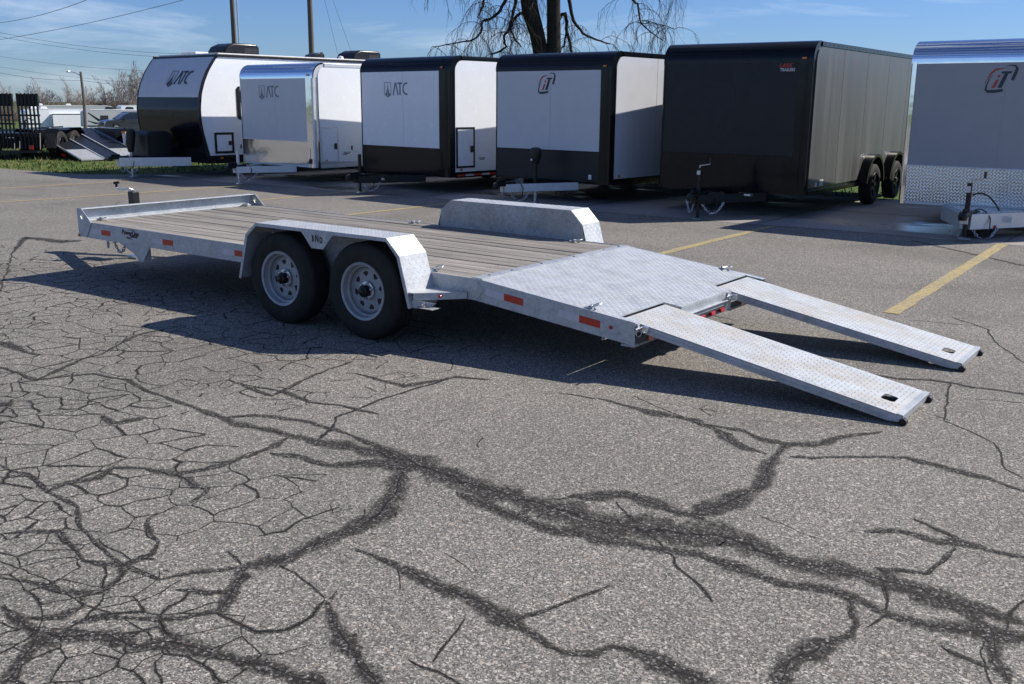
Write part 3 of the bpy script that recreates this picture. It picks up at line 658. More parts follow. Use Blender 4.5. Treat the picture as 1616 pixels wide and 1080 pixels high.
for y in (0.90, 1.063, 1.219): MB().box(E_+0.022, E_+0.042, y-0.033, y+0.033, 0.234, 0.262).build('marker_lamp', 'red_lens', FT, bevel=0.005)
for y in (0.30, 1.75): MB().box(E_-0.003, E_+0.008, y-0.13, y+0.13, 0.215, 0.27).build('tail_lamp', 'red_lens', FT, bevel=0.006)
# round marker lamps
for (x, y, z, mt_) in ((5.874, -0.001, 0.309, 'red_lens'), (-0.02, -0.008, 0.408, 'amber_lens')):
    MB().lathe([(0.0, -0.012), (0.010, -0.011), (0.012, -0.006), (0.012, 0.0)], (x, y, z), 'y', 14).build('marker_lamp', mt_, FT, smooth=True)
# reflective tape
for (a, b_, c) in ((0.184, 0.342, 0.485), (1.138, 1.283, 1.432), (2.112, 2.259, 2.356), (4.887, 5.04, 5.197), (5.483, 5.638, 5.795)):
    def zc(x): return zd(x)-0.075 if x < L else 0.414-(x-4.96)*0.118
    for p, q, mt_ in ((a, b_, 'white_reflector'), (b_, c, 'red_reflector')):
        MB().prism([(p, zc(p)-0.024), (q, zc(q)-0.024), (q, zc(q)+0.024), (p, zc(p)+0.024)], -0.0022, -0.0004, 'y').build('reflector_tape', mt_, FT)
# brand decal, as far as it can be read
T0 = TF(0.80, -0.002, 0.492) @ Matrix.Rotation(R(-0.6), 4, 'Z')
text_obj('decal_lettering', 'PowerLine', 'logo_brown', FT, 0.058, T0, 0.0006, shear=0.2, sx=1.02, bold=0.0016)
text_obj('decal_lettering', 'TRAILER', 'logo_brown', FT, 0.034, TF(0.845, -0.002, 0.462), 0.0006, shear=0.2, bold=0.001)
mb = MB(); mb.stroke([(0.74+0.11*t-0.02*math.sin(3*t), 0.447+0.022*(0.6-t)*(t-0.6)-0.0*t+0.007*math.cos(4*t)) for t in [i/8 for i in range(9)]], [0.004, 0.012, 0.016, 0.016, 0.014, 0.010, 0.007, 0.004, 0.002], -0.0018, -0.0006)
mb.build('decal_swoosh', 'logo_brown', FT)
mb = MB(); mb.stroke([(0.78+0.014*i, 0.516+0.009*math.sin(i*0.6)) for i in range(7)], [0.002, 0.004, 0.006, 0.007, 0.006, 0.005, 0.002], -0.0018, -0.0006); mb.build('decal_swoosh', 'logo_brown', FT)
MB().box(0.842, 0.925, -0.0019, -0.0007, 0.437, 0.452).build('decal_strip', 'white_reflector', FT)
# fenders
FP = [(2.652, 0.320), (2.757, 0.670), (2.883, 0.769), (4.237, 0.764), (4.355, 0.648), (4.453, 0.298)]
def offs(pl, d):
    o = []
    for i, p in enumerate(pl):
        a = pl[max(i-1, 0)]; b_ = pl[min(i+1, len(pl)-1)]; dx, dz = b_[0]-a[0], b_[1]-a[1]; l = math.hypot(dx, dz); o.append((p[0]+dz/l*d, p[1]-dx/l*d))
    return o
def fender(side):
    y0, y1 = (-0.284, 0.0) if side < 0 else (W, W+0.284)
    inner = offs(FP, 0.005); pl = FP+inner[::-1]
    fd = MB().prism(pl, y0, y1, 'y').build('fender', 'tread_steel', FT)
    ye = y0 if side < 0 else y1-0.005
    lip = offs(FP, 0.026)
    MB().prism(FP+lip[::-1], ye-0.0005*(side < 0), ye+0.005, 'y').build('fender_lip', 'galvanized', fd, bevel=0.001)
    yp = -0.008 if side < 0 else W-0.006
    fp = [p for p in offs(FP, 0.006) if p[1] > 0.4]
    MB().prism([(2.722, 0.35)]+fp+[(4.42, 0.35)], yp, yp+0.005, 'y').build('wheel_well_panel', 'galvanized_dull', fd)
    if side > 0: MB().prism(FP[1:5]+lip[1:5][::-1], yp-0.004, yp-0.0005, 'y').build('fender_lip', 'galvanized_dull', fd)
    mb = MB()
    for i in range(len(FP)-1):
        a, b_ = Vector((FP[i][0], 0, FP[i][1])), Vector((FP[i+1][0], 0, FP[i+1][1])); d = (b_-a); l = d.length; d.normalize(); nn = Vector((-d.z, 0, d.x))
        lugs(mb, lambda x, y: True, 0.01, l-0.004, y0+0.006, y1-0.004, lambda x, y: (a+d*x+Vector((0, y, 0)), d, ey, nn), h=0.0018, ll=0.025, lw=0.006, pitch=0.034)
    tag(mb.build('tread_pattern', 'lug_steel', fd), kind='stuff')
    if side < 0:
        MB().prism([(3.39, 0.742), (3.717, 0.741), (3.612, 0.628), (3.492, 0.628)], -0.284, -0.279, 'y').build('name_plate', 'galvanized', fd, bevel=0.001)
    return fd
f1 = fender(-1)
for ch_, x_, z_ in (('B', 3.512, 0.699), ('N', 3.553, 0.702), ('D', 3.596, 0.693)): text_obj('stencil_letter', ch_, 'black_plastic', f1, 0.062 if ch_ != 'N' else 0.074, TF(x_, -0.2853, z_), 0.0008, sx=0.66, bold=0.0019)
fender(1)
# ledge and bracket behind the near fender, ahead of the far one
def ledge(side):
    s = (lambda y: -y) if side < 0 else (lambda y: W+y)
    mb = MB(); mb.prism([(4.40, s(0.272)), (4.47, s(0.272)), (4.73, s(0.012)), (4.73, s(0.001)), (4.40, s(0.001))], 0.398, 0.404, 'z'); mb.build('ledge', 'tread_steel', FT, bevel=0.001)
    mb = MB(); a, b_ = Vector((4.468, s(0.272), 0)), Vector((4.73, s(0.01), 0)); mb.add([(a.x, a.y, 0.352), (b_.x, b_.y, 0.357), (b_.x, b_.y, 0.398), (a.x, a.y, 0.398), (a.x-.005, a.y+.006, 0.352), (b_.x-.005, b_.y, 0.357), (b_.x-.005, b_.y, 0.398), (a.x-.005, a.y+.006, 0.398)], [(0,1,2,3),(7,6,5,4),(0,4,5,1),(3,2,6,7),(0,3,7,4),(1,5,6,2)]); mb.build('ledge_lip', 'galvanized', FT, recalc=True)
ledge(-1)
MB().lathe([(0.0, -0.010), (0.011, -0.009), (0.012, -0.002), (0.012, 0.0)], (4.60, -0.143, 0.378), 'y', 14).build('marker_lamp', 'red_lens', FT, smooth=True)
mb = MB(); mb.prism([(4.452, 0.30), (4.49, 0.296), (4.49, 0.312), (4.62, 0.325), (4.66, 0.352), (4.43, 0.352)], -0.262, -0.256, 'y'); mb.box(4.452, 4.62, -0.256, -0.16, 0.298, 0.303); mb.build('mounting_bracket', 'galvanized', FT, bevel=0.001)
MB().lathe([(0.0, -0.022), (0.008, -0.022), (0.008, -0.01), (0.017, -0.01), (0.017, 0)], (4.555, -0.262, 0.333), 'y', 8).build('bracket_bolt', 'zinc', FT)
# hitch gusset under the rail, tongue, coupler, jack, chains
for y in (0.0, W-0.008): MB().prism([(0.655, 0.392), (0.79, 0.34), (0.925, 0.237), (0.965, 0.24), (1.09, 0.388)], y, y+0.008, 'y').build('hitch_gusset', 'galvanized', FT, bevel=0.001)
for s in (0, 1):
    ya = 0.05 if s == 0 else W-0.05
    a, b_ = Vector((0.98, ya, 0.30)), Vector((-1.28, 1.0 if s == 0 else 1.085, 0.345)); d = (b_-a).normalized(); t = Vector((d.y, -d.x, 0)).normalized()*0.025
    mb = MB(); mb.add([a-t-Vector((0,0,.06)), a+t-Vector((0,0,.06)), a+t+Vector((0,0,.06)), a-t+Vector((0,0,.06)), b_-t-Vector((0,0,.06)), b_+t-Vector((0,0,.06)), b_+t+Vector((0,0,.06)), b_-t+Vector((0,0,.06))], [(0,1,2,3),(4,7,6,5),(0,4,5,1),(1,5,6,2),(2,6,7,3),(3,7,4,0)])
    mb.build('tongue_beam', 'galvanized', FT, recalc=True)
mb = MB(); mb.box(-1.5, -1.2, 0.975, 1.11, 0.30, 0.40); mb.lathe([(0.055, -0.05), (0.06, 0), (0.05, 0.05), (0, 0.07)], (-1.52, 1.042, 0.36), 'z', 16); mb.build('coupler', 'black_satin', FT, bevel=0.006)
mb = MB(); mb.box(-0.715, -0.63, 1.0, 1.085, 0.25, 0.72); mb.build('jack_post', 'black_plastic', FT, bevel=0.006)
MB().box(-0.70, -0.645, 1.015, 1.07, 0.03, 0.26).build('jack_leg', 'zinc', FT)
MB().box(-0.76, -0.585, 0.955, 1.13, 0.008, 0.03).build('jack_foot', 'zinc', FT)
mb = MB(); mb.lathe([(0.032, 0), (0.034, 0.012), (0.02, 0.02), (0, 0.02)], (-0.672, 1.04, 0.72), 'z', 14); mb.tube([(-0.672, 1.04, 0.735), (-0.672, 1.0, 0.752), (-0.72, 0.99, 0.745), (-0.79, 0.99, 0.735), (-0.875, 0.985, 0.742), (-0.885, 0.985, 0.765)], 0.008, 8); mb.build('jack_crank', 'zinc', FT, smooth=True)
mb = MB(); mb.tube([(-0.885, 0.985, 0.758), (-0.887, 0.985, 0.80)], 0.014, 10); mb.tube([(-0.915, 0.975, 0.80), (-0.86, 1.0, 0.808)], 0.014, 8); mb.build('crank_knob', 'black_plastic', FT, smooth=True)
mb = MB(); mb.box(-0.86, -0.52, 0.99, 1.1, 0.33, 0.40); mb.build('jack_mount', 'galvanized', FT)
mb = MB(); link_chain(mb, sag((0.49, 0.03, 0.395), (0.67, 0.03, 0.39), 0.10), 0.005, 0.034); mb.build('safety_chain', 'galvanized_dull', FT)
mb = MB(); link_chain(mb, sag((-1.1, 0.95, 0.3), (-0.75, 0.75, 0.33), 0.2), 0.0042, 0.034); mb.build('safety_chain', 'galvanized_dull', FT)
# tie-down rings
def ring(x, y, z, rot, tilt=0.25):
    T = Matrix.Translation((x, y, z)) @ Matrix.Rotation(rot, 4, 'Z')
    mb = MB(); pts = [T @ Matrix.Rotation(-tilt, 4, 'Y') @ Vector((0.026+0.038*math.cos(t), 0.038*math.sin(t), 0.006)) for t in [i*math.pi/9 for i in range(19)]]
    mb.tube(pts, 0.0055, 8); mb.lathe([(0.011, -0.026), (0.011, 0.026)], (0, 0, 0), 'y', 10, T=T @ Matrix.Translation((-0.012, 0, 0.004))); mb.build('tie_down_ring', 'zinc', FT, smooth=True); MB().box(-0.05, 0.005, -0.025, 0.025, -0.008, 0.003, T=T).build('ring_plate', 'galvanized', FT, bevel=0.001)
ring(0.075, 0.19, 0.556, R(30), 0.1); ring(0.075, 2.0-0.07, 0.556, R(-30), 0.1); ring(4.39, 0.06, 0.510, R(60), 0.5); ring(2.45, W-0.05, 0.530, R(20), 0.1)
ring(4.34, W-0.09, 0.512, R(15), 0.15); ring(5.70, 0.06, zd(5.70)+0.012, R(20), 0.35); ring(5.72, W-0.03, zd(5.72)+0.012, R(-15), 0.2)
# axles and wheels
for x in (3.086, 3.952): MB().box(x-0.03, x+0.03, 0.0, W, 0.30, 0.36).build('axle', 'galvanized_dull', FT)
def tyre_mesh(mb, c, Rr, wd, rin, T=None, n=48):
    h = wd/2
    prof = [(rin, -h+0.02), (rin+0.012, -h+0.008), (rin+0.03, -h+0.002), (rin+(Rr-rin)*0.5, -h-0.008), (Rr-0.05, -h-0.002), (Rr-0.02, -h+0.012), (Rr-0.008, -h+0.022), (Rr-0.002, -h+0.034)]
    t = [(Rr, -h+0.05), (Rr, -0.058), (Rr-0.009, -0.055), (Rr-0.009, -0.047), (Rr, -0.044), (Rr, -0.006), (Rr-0.009, -0.004)]
    full = prof+t+[(r_, -o) for r_, o in t[::-1]]+[(r_, -o) for r_, o in prof[::-1]]
    mb.lathe(full, c, 'y', n, T)
def wheel_big(x, side):
    """side -1: outer face towards -y"""
    yc = (-0.146 if side < 0 else W+0.146); c = (x, yc, 0.352)
    mb = MB(); tyre_mesh(mb, c, 0.355, 0.208, 0.196); ty = mb.build('wheel', 'tyre_rubber', FT, smooth=True)
    Tm = Matrix.Translation(c) @ (Matrix.Identity(4) if side < 0 else Matrix.Rotation(math.pi, 4, 'Z'))
    mb = MB(); mb.lathe([(0.192, -0.098), (0.210, -0.104), (0.214, -0.098), (0.208, -0.092), (0.196, -0.088), (0.187, -0.062), (0.174, -0.054), (0.169, -0.03), (0.166, -0.008), (0.166, 0.05), (0.19, 0.09), (0.21, 0.1)], (0, 0, 0), 'y', 48, T=Tm)
    # disc with eight openings
    mb.lathe([(0.168, -0.030), (0.164, -0.040), (0.158, -0.042), (0.153, -0.036), (0.150, -0.028)], (0, 0, 0), 'y', 48, T=Tm)
    outer = [(0.168*math.cos(t), 0.168*math.sin(t)) for t in [i*2*math.pi/48 for i in range(48)]]; holes = []
    holes.append([(0.056*math.cos(t), 0.056*math.sin(t)) for t in [i*2*math.pi/20 for i in range(20)]])
    for k in range(8):
        a0 = k*math.pi/4+0.2; hp = []
        for (rr, da) in ((0.100, -0.0), (0.112, -0.12), (0.128, -0.20), (0.138, -0.17), (0.141, 0.0), (0.138, 0.17), (0.128, 0.20), (0.112, 0.12)): hp.append((rr*math.cos(a0+da), rr*math.sin(a0+da)))
        holes.append(hp)
    d2 = MB().prism(outer, -0.031, -0.027, 'y', holes=holes)
    d2.v = [(p[0], p[1]-0.012*max(0.0, 1-math.hypot(p[0], p[2])/0.11), p[2]) for p in d2.v]
    mb.add(d2.v, d2.f, T=Tm); mb.build('rim', 'rim_steel', ty, smooth=True)
    MB().lathe([(0.0, -0.025), (0.15, -0.025), (0.15, 0.05)], (0, 0, 0), 'y', 24, T=Tm).build('drum_backing', 'black_plastic', ty, smooth=True)  # dark backing disc for the brake drum, added so rim openings stay dark
    mb = MB(); mb.lathe([(0.068, -0.046), (0.066, -0.053), (0.05, -0.056), (0.036, -0.056)], (0, 0, 0), 'y', 24, T=Tm); mb.build('hub_plate', 'zinc', ty, smooth=True)
    mb = MB(); mb.lathe([(0.043, -0.05), (0.043, -0.09), (0.040, -0.098), (0.026, -0.104), (0.024, -0.116), (0.018, -0.120), (0.0, -0.120)], (0, 0, 0), 'y', 20, T=Tm); mb.build('hub', 'black_satin', ty, smooth=True)
    mb = MB()
    for k in range(6): a = k*math.pi/3+0.3; mb.lathe([(0.0095, -0.05), (0.0095, -0.072), (0.006, -0.077), (0, -0.077)], (0.056*math.cos(a), 0, 0.056*math.sin(a)), 'y', 6, T=Tm)
    mb.build('lug_nuts', 'zinc', ty)
for x in (3.092, 3.958):
    for s in (-1, 1): wheel_big(x, s)
# ramps
def make_ramp(y0, y1, pin):
    xs_, xe = SX+0.022, 7.652; zs, ze = zd(xs_)-0.006, 0.052
    d = Vector((xe-xs_, 0, ze-zs)); Lr = d.length; d.normalize(); nn = Vector((-d.z, 0, d.x)); o = Vector((xs_, 0, zs))
    T = Matrix((d, Vector((0, 1, 0)), nn)).transposed().to_4x4(); T.translation = o
    yc = (y0+y1)/2-0.05
    hx0 = Lr-0.135; hole = [(hx0-0.04, yc-0.04), (hx0-0.025, yc-0.055), (hx0+0.025, yc-0.055), (hx0+0.04, yc-0.04), (hx0+0.04, yc+0.04), (hx0+0.025, yc+0.055), (hx0-0.025, yc+0.055), (hx0-0.04, yc+0.04)]
    rp = MB().prism([(0, y0), (Lr, y0), (Lr, y1), (0, y1)], -0.005, 0.0, 'z', holes=[hole], T=T).build('ramp', 'ramp_steel', FT)
    for ya, yb in ((y0+0.003, y0+0.010), (y1-0.010, y1-0.003)):
        mb = MB(); mb.prism([(0.01, -0.055), (Lr-0.07, -0.055), (Lr, -0.040), (Lr, -0.006), (0.01, -0.0075)], ya, yb, 'y', T=T)
        yi = (yb, yb+0.03) if ya < yc else (ya-0.03, ya); mb.box(0.01, Lr-0.07, yi[0], yi[1], -0.055, -0.049, T=T)
        sg = -1 if ya < yc else 1
        mb.box(0.02, Lr-0.08, (ya-0.0035 if sg < 0 else yb), (ya if sg < 0 else yb+0.0035), -0.034, -0.030, T=T)
        mb.build('ramp_side', 'galvanized', rp, bevel=0.0015)
    MB().prism([(Lr-0.03, y0-0.001), (Lr+0.004, y0-0.001), (Lr+0.004, y1+0.001), (Lr-0.03, y1+0.001)], 0.0005, 0.004, 'z', T=T).build('ramp_end_trim', 'galvanized', rp, bevel=0.001)
    MB().box(Lr-0.001, Lr+0.004, y0+0.01, y1-0.01, -0.045, 0.0, T=T).build('ramp_end_cap', 'galvanized', rp)
    for k in range(4): x = 0.25+k*0.34; MB().box(x, x+0.04, y0+0.011, y1-0.011, -0.045, -0.0055, T=T).build('ramp_rung', 'galvanized_dull', rp)
    for yy in (y0-0.006, y1-0.03): 
        mb = MB(); mb.lathe([(0.0, 0.0), (0.021, 0.0), (0.021, 0.036), (0.0, 0.036)], (Lr+0.012, yy, -0.034), 'y', 14, T=T); mb.lathe([(0.013, -0.004), (0.013, 0.04)], (Lr+0.012, yy, -0.034), 'y', 10, T=T); mb.build('ramp_roller', 'black_plastic', rp, smooth=True)
    mb = MB(); lugs(mb, lambda x, y: not (abs(x-hx0) < 0.055 and abs(y-yc) < 0.07), 0.02, Lr-0.035, y0+0.008, y1-0.008, lambda x, y: (T @ Vector((x, y, 0.0001)), d, ey, nn), h=0.002, ll=0.021, lw=0.0048)
    tag(mb.build('tread_pattern', 'ramp_steel', rp), kind='stuff')
    return rp
for y0, y1 in RY: make_ramp(y0, y1, 0)
# ramp pins with pull rings
for y in (0.026, 0.63+0.74):
    mb = MB(); mb.box(E_-0.01, E_+0.012, y-0.012, y+0.016, 0.30, 0.352); mb.box(E_+0.03, E_+0.06, y+0.012, y+0.05, 0.295, 0.335); mb.lathe([(0.007, -0.06), (0.007, 0.06)], (E_+0.02, y, 0.325), 'y', 8); mb.build('ramp_latch', 'zinc', FT, bevel=0.002)
    mb = MB(); mb.tube([(E_+0.02+0.006*math.sin(t), y-0.012+0.026*math.sin(t), 0.303+0.03*math.cos(t)) for t in [i*math.pi/7 for i in range(15)]], 0.003, 6); mb.build('pull_ring', 'zinc', FT, smooth=True)

# ================================================================ enclosed trailers
def arc(cx, cy, r, a0, a1, n=8): return [(cx+r*math.cos(a0+(a1-a0)*i/n), cy+r*math.sin(a0+(a1-a0)*i/n)) for i in range(n+1)]
def body_profile(zb, zt, Lg, r, inset=0.0):
    """(y, z) outline, front at y = 0, its upper front corner rounded"""
    return [(inset, zb+inset), (Lg-inset, zb+inset), (Lg-inset, zt-inset)]+arc(r+inset*0.2, zt-r-inset*0.2, r-inset*0.8, math.pi/2, math.pi, 10)
def small_wheel(parent, x, y, rr, side, rim='black_satin', wd=0.2):
    T = Matrix.Translation((x, y, rr)) @ Matrix.Rotation(R(90)*(1 if side > 0 else -1), 4, 'Z')
    # local -y becomes the outer face
    mb = MB(); h = wd/2
    mb.lathe([(rr*0.58, -h), (rr*0.62, -h-0.006), (rr*0.9, -h), (rr*0.98, -h+0.02), (rr, -h+0.05), (rr, h-0.05), (rr*0.98, h-0.02), (rr*0.62, h)], (0, 0, 0), 'y', 36, T=T); ty = mb.build('wheel', 'tyre_rubber', parent, smooth=True)
    mb = MB(); mb.lathe([(rr*0.6, -h), (rr*0.57, -h-0.008), (rr*0.52, -h+0.03), (rr*0.5, -h+0.06)], (0, 0, 0), 'y', 30, T=T)
    for k in range(5):
        a = k*2*math.pi/5; Tm = T @ Matrix.Rotation(a, 4, 'Y'); mb.box(0.02, rr*0.53, -h+0.015, -h+0.035, -0.028, 0.028, T=Tm)
    mb.lathe([(0.0, -h), (0.04, -h), (0.055, -h+0.02), (0.055, -h+0.06)], (0, 0, 0), 'y', 16, T=T)
    mb.lathe([(rr*0.5, -h+0.05), (0.0, -h+0.05)], (0, 0, 0), 'y', 20, T=T)
    mb.build('rim', rim, ty, smooth=True); return ty
def swoosh_logo(root, cx, cz, s, y=-0.012):
    """rounded bracket with slanted i and T"""
    def P(u, v): return (cx+u*s, cz+v*s)
    sh = lambda u, v: P(u+v*0.28, v)
    d = MB()
    ul = [sh(-0.05, 0.50), sh(0.12, 0.54), sh(0.30, 0.52), sh(0.40, 0.42), sh(0.41, 0.26), sh(0.40, 0.08), sh(0.39, -0.02)]
    d.stroke(ul, [0.005*s, 0.03*s, 0.06*s, 0.10*s, 0.12*s, 0.12*s, 0.11*s], y, y-0.002)
    ll_ = [sh(-0.40, 0.20), sh(-0.46, 0.0), sh(-0.48, -0.22), sh(-0.45, -0.38), sh(-0.36, -0.45), sh(-0.12, -0.45), sh(0.10, -0.42), sh(0.20, -0.40)]
    d.stroke(ll_, [0.005*s, 0.03*s, 0.05*s, 0.08*s, 0.11*s, 0.12*s, 0.11*s, 0.09*s], y, y-0.002)
    d.prism([sh(-0.10, 0.31), sh(0.26, 0.31), sh(0.26, 0.23), sh(-0.10, 0.23)], y, y-0.002, 'y'); d.prism([sh(0.02, 0.229), sh(0.16, 0.229), sh(0.12, -0.31), sh(-0.04, -0.31)], y, y-0.002, 'y')
    d.build('logo_mark', 'logo_dark', root)
    r_ = MB(); r_.prism([sh(-0.20, 0.0), sh(-0.10, 0.0), sh(-0.14, -0.31), sh(-0.26, -0.31)], y, y-0.002, 'y'); r_.prism([sh(-0.15+0.055*math.cos(t), 0.13+0.05*math.sin(t)) for t in [i*math.pi/5 for i in range(10)]], y, y-0.002, 'y')
    r_.stroke([sh(-0.56, -0.15), sh(-0.53, 0.08), sh(-0.46, 0.28), sh(-0.36, 0.38), sh(-0.18, 0.42), sh(0.0, 0.42)], [0.01*s, 0.04*s, 0.07*s, 0.07*s, 0.035*s, 0.005*s], y-0.0005, y-0.0025)
    r_.build('logo_red_mark', 'logo_red', root)
def shield_logo(root, x0, z0, hh, mat, y=-0.012, shear=0.0, yfun=None, thin=0.8):
    """shield outline with a road peak, then A T C; x0, z0 lower left, hh height of the letters"""
    S_ = lambda u, v: (x0+(u+v*shear)*hh, z0+v*hh)
    d = MB(); yy = (y, y-0.002)
    o = [S_(0.0, 1.0), S_(0.80, 1.0), S_(0.80, 0.03), S_(0.40, -0.20), S_(0.0, 0.03), S_(0.0, 1.0)]
    d.stroke(o, 0.05*hh, *yy)
    d.prism([S_(0.40, 0.95), S_(0.36, 0.55), S_(0.24, 0.22), S_(0.06, 0.03), S_(0.34, -0.13), S_(0.39, 0.4)], *yy, 'y'); d.prism([S_(0.40, 0.95), S_(0.41, 0.4), S_(0.46, -0.13), S_(0.74, 0.03), S_(0.56, 0.22), S_(0.44, 0.55)], *yy, 'y')
    t = 0.135*hh
    d.stroke([S_(1.08, 0.0), S_(1.36, 0.98)], t, *yy); d.stroke([S_(1.70, 0.0), S_(1.40, 0.98)], t, y-0.0006, y-0.0026)
    d.stroke([S_(1.62, 0.93), S_(2.22, 0.93)], t, *yy); d.stroke([S_(1.94, 0.88), S_(1.94, 0.0)], t, y-0.0006, y-0.0026)
    c = [(2.85, 0.93), (2.66, 0.93), (2.48, 0.86), (2.36, 0.70), (2.31, 0.5), (2.36, 0.30), (2.48, 0.14), (2.66, 0.07), (2.85, 0.07)]
    d.stroke([S_(*p) for p in c], t, *yy)
    if yfun: d.v = [(p[0], p[1]+yfun(p[2]), p[2]) for p in d.v]
    d.build('logo_mark', mat, root)
def jack(root, x, y, ztop, mat='black_satin', crank=1, power=False):
    MB().tube([(x, y, 0.22), (x, y, ztop)], 0.032, 12).build('jack_post', mat, root, smooth=True)
    MB().tube([(x, y, 0.02), (x, y, 0.30)], 0.024, 10).build('jack_leg', 'zinc' if mat != 'black_satin' or power else 'black_satin', root, smooth=True)
    MB().lathe([(0.0, 0.006), (0.085, 0.006), (0.085, 0.014), (0.03, 0.03), (0.0, 0.03)], (x, y, 0), 'z', 12).build('jack_foot', 'zinc', root)
    if crank:
        mb = MB(); mb.tube([(x, y, ztop), (x, y, ztop+0.03), (x+0.03*crank, y-0.01, ztop+0.035), (x+0.17*crank, y-0.03, ztop+0.06), (x+0.18*crank, y-0.03, ztop+0.08)], 0.008, 6); mb.build('jack_crank', 'zinc', root, smooth=True)
        MB().tube([(x+0.18*crank, y-0.03, ztop+0.07), (x+0.18*crank, y-0.03, ztop+0.15)], 0.017, 8).build('crank_grip', 'black_plastic', root, smooth=True)
def tongue(root, Wd, zb, dj, mat, spread=0.62, h=0.13, cp=0.18, cx=0.0):
    zt_ = zb+0.02
    for s in (-1, 1):
        a, b_ = Vector((s*spread, -0.012, zt_-h/2)), Vector((s*0.035, -dj-cp+0.1, zt_-h/2)); d = (b_-a).normalized(); t = Vector((d.y, -d.x, 0)).normalized()*0.03; k = Vector((0, 0, h/2))
        MB().add([a-t-k, a+t-k, a+t+k, a-t+k, b_-t-k, b_+t-k, b_+t+k, b_-t+k], [(0,1,2,3),(4,7,6,5),(0,4,5,1),(1,5,6,2),(2,6,7,3),(3,7,4,0)]).build('tongue_beam', mat, root, recalc=True, bevel=0.003)
    y = -dj-cp
    mb = MB(); mb.prism([(-0.09, y+0.32), (-0.045, y-0.08), (0.045, y-0.08), (0.09, y+0.32)], zt_-0.03, zt_+0.035, 'z'); mb.lathe([(0.045, -0.05), (0.055, 0.0), (0.045, 0.045), (0, 0.06)], (0, y-0.09, zt_-0.02), 'z', 16); mb.box(-0.018, 0.018, y-0.06, y+0.14, zt_+0.035, zt_+0.075)
    mb.build('coupler', 'black_satin', root, bevel=0.006)
    for s in (-1, 1):
        mb = MB(); link_chain(mb, sag((s*0.07, y+0.18, zt_-h), (s*0.30, y+0.42, zt_-h+0.01), 0.15), 0.0065, 0.048); mb.build('safety_chain', 'zinc', root)
    mb = MB(); mb.tube(sag((0.03, y+0.28, zt_+0.03), (0.22, y+0.35, zt_-0.06), -0.06)+[Vector((0.24, y+0.3, zt_-0.2)), Vector((0.16, y+0.22, zt_-0.26))], 0.008, 6); mb.build('power_cable', 'black_plastic', root, smooth=True)
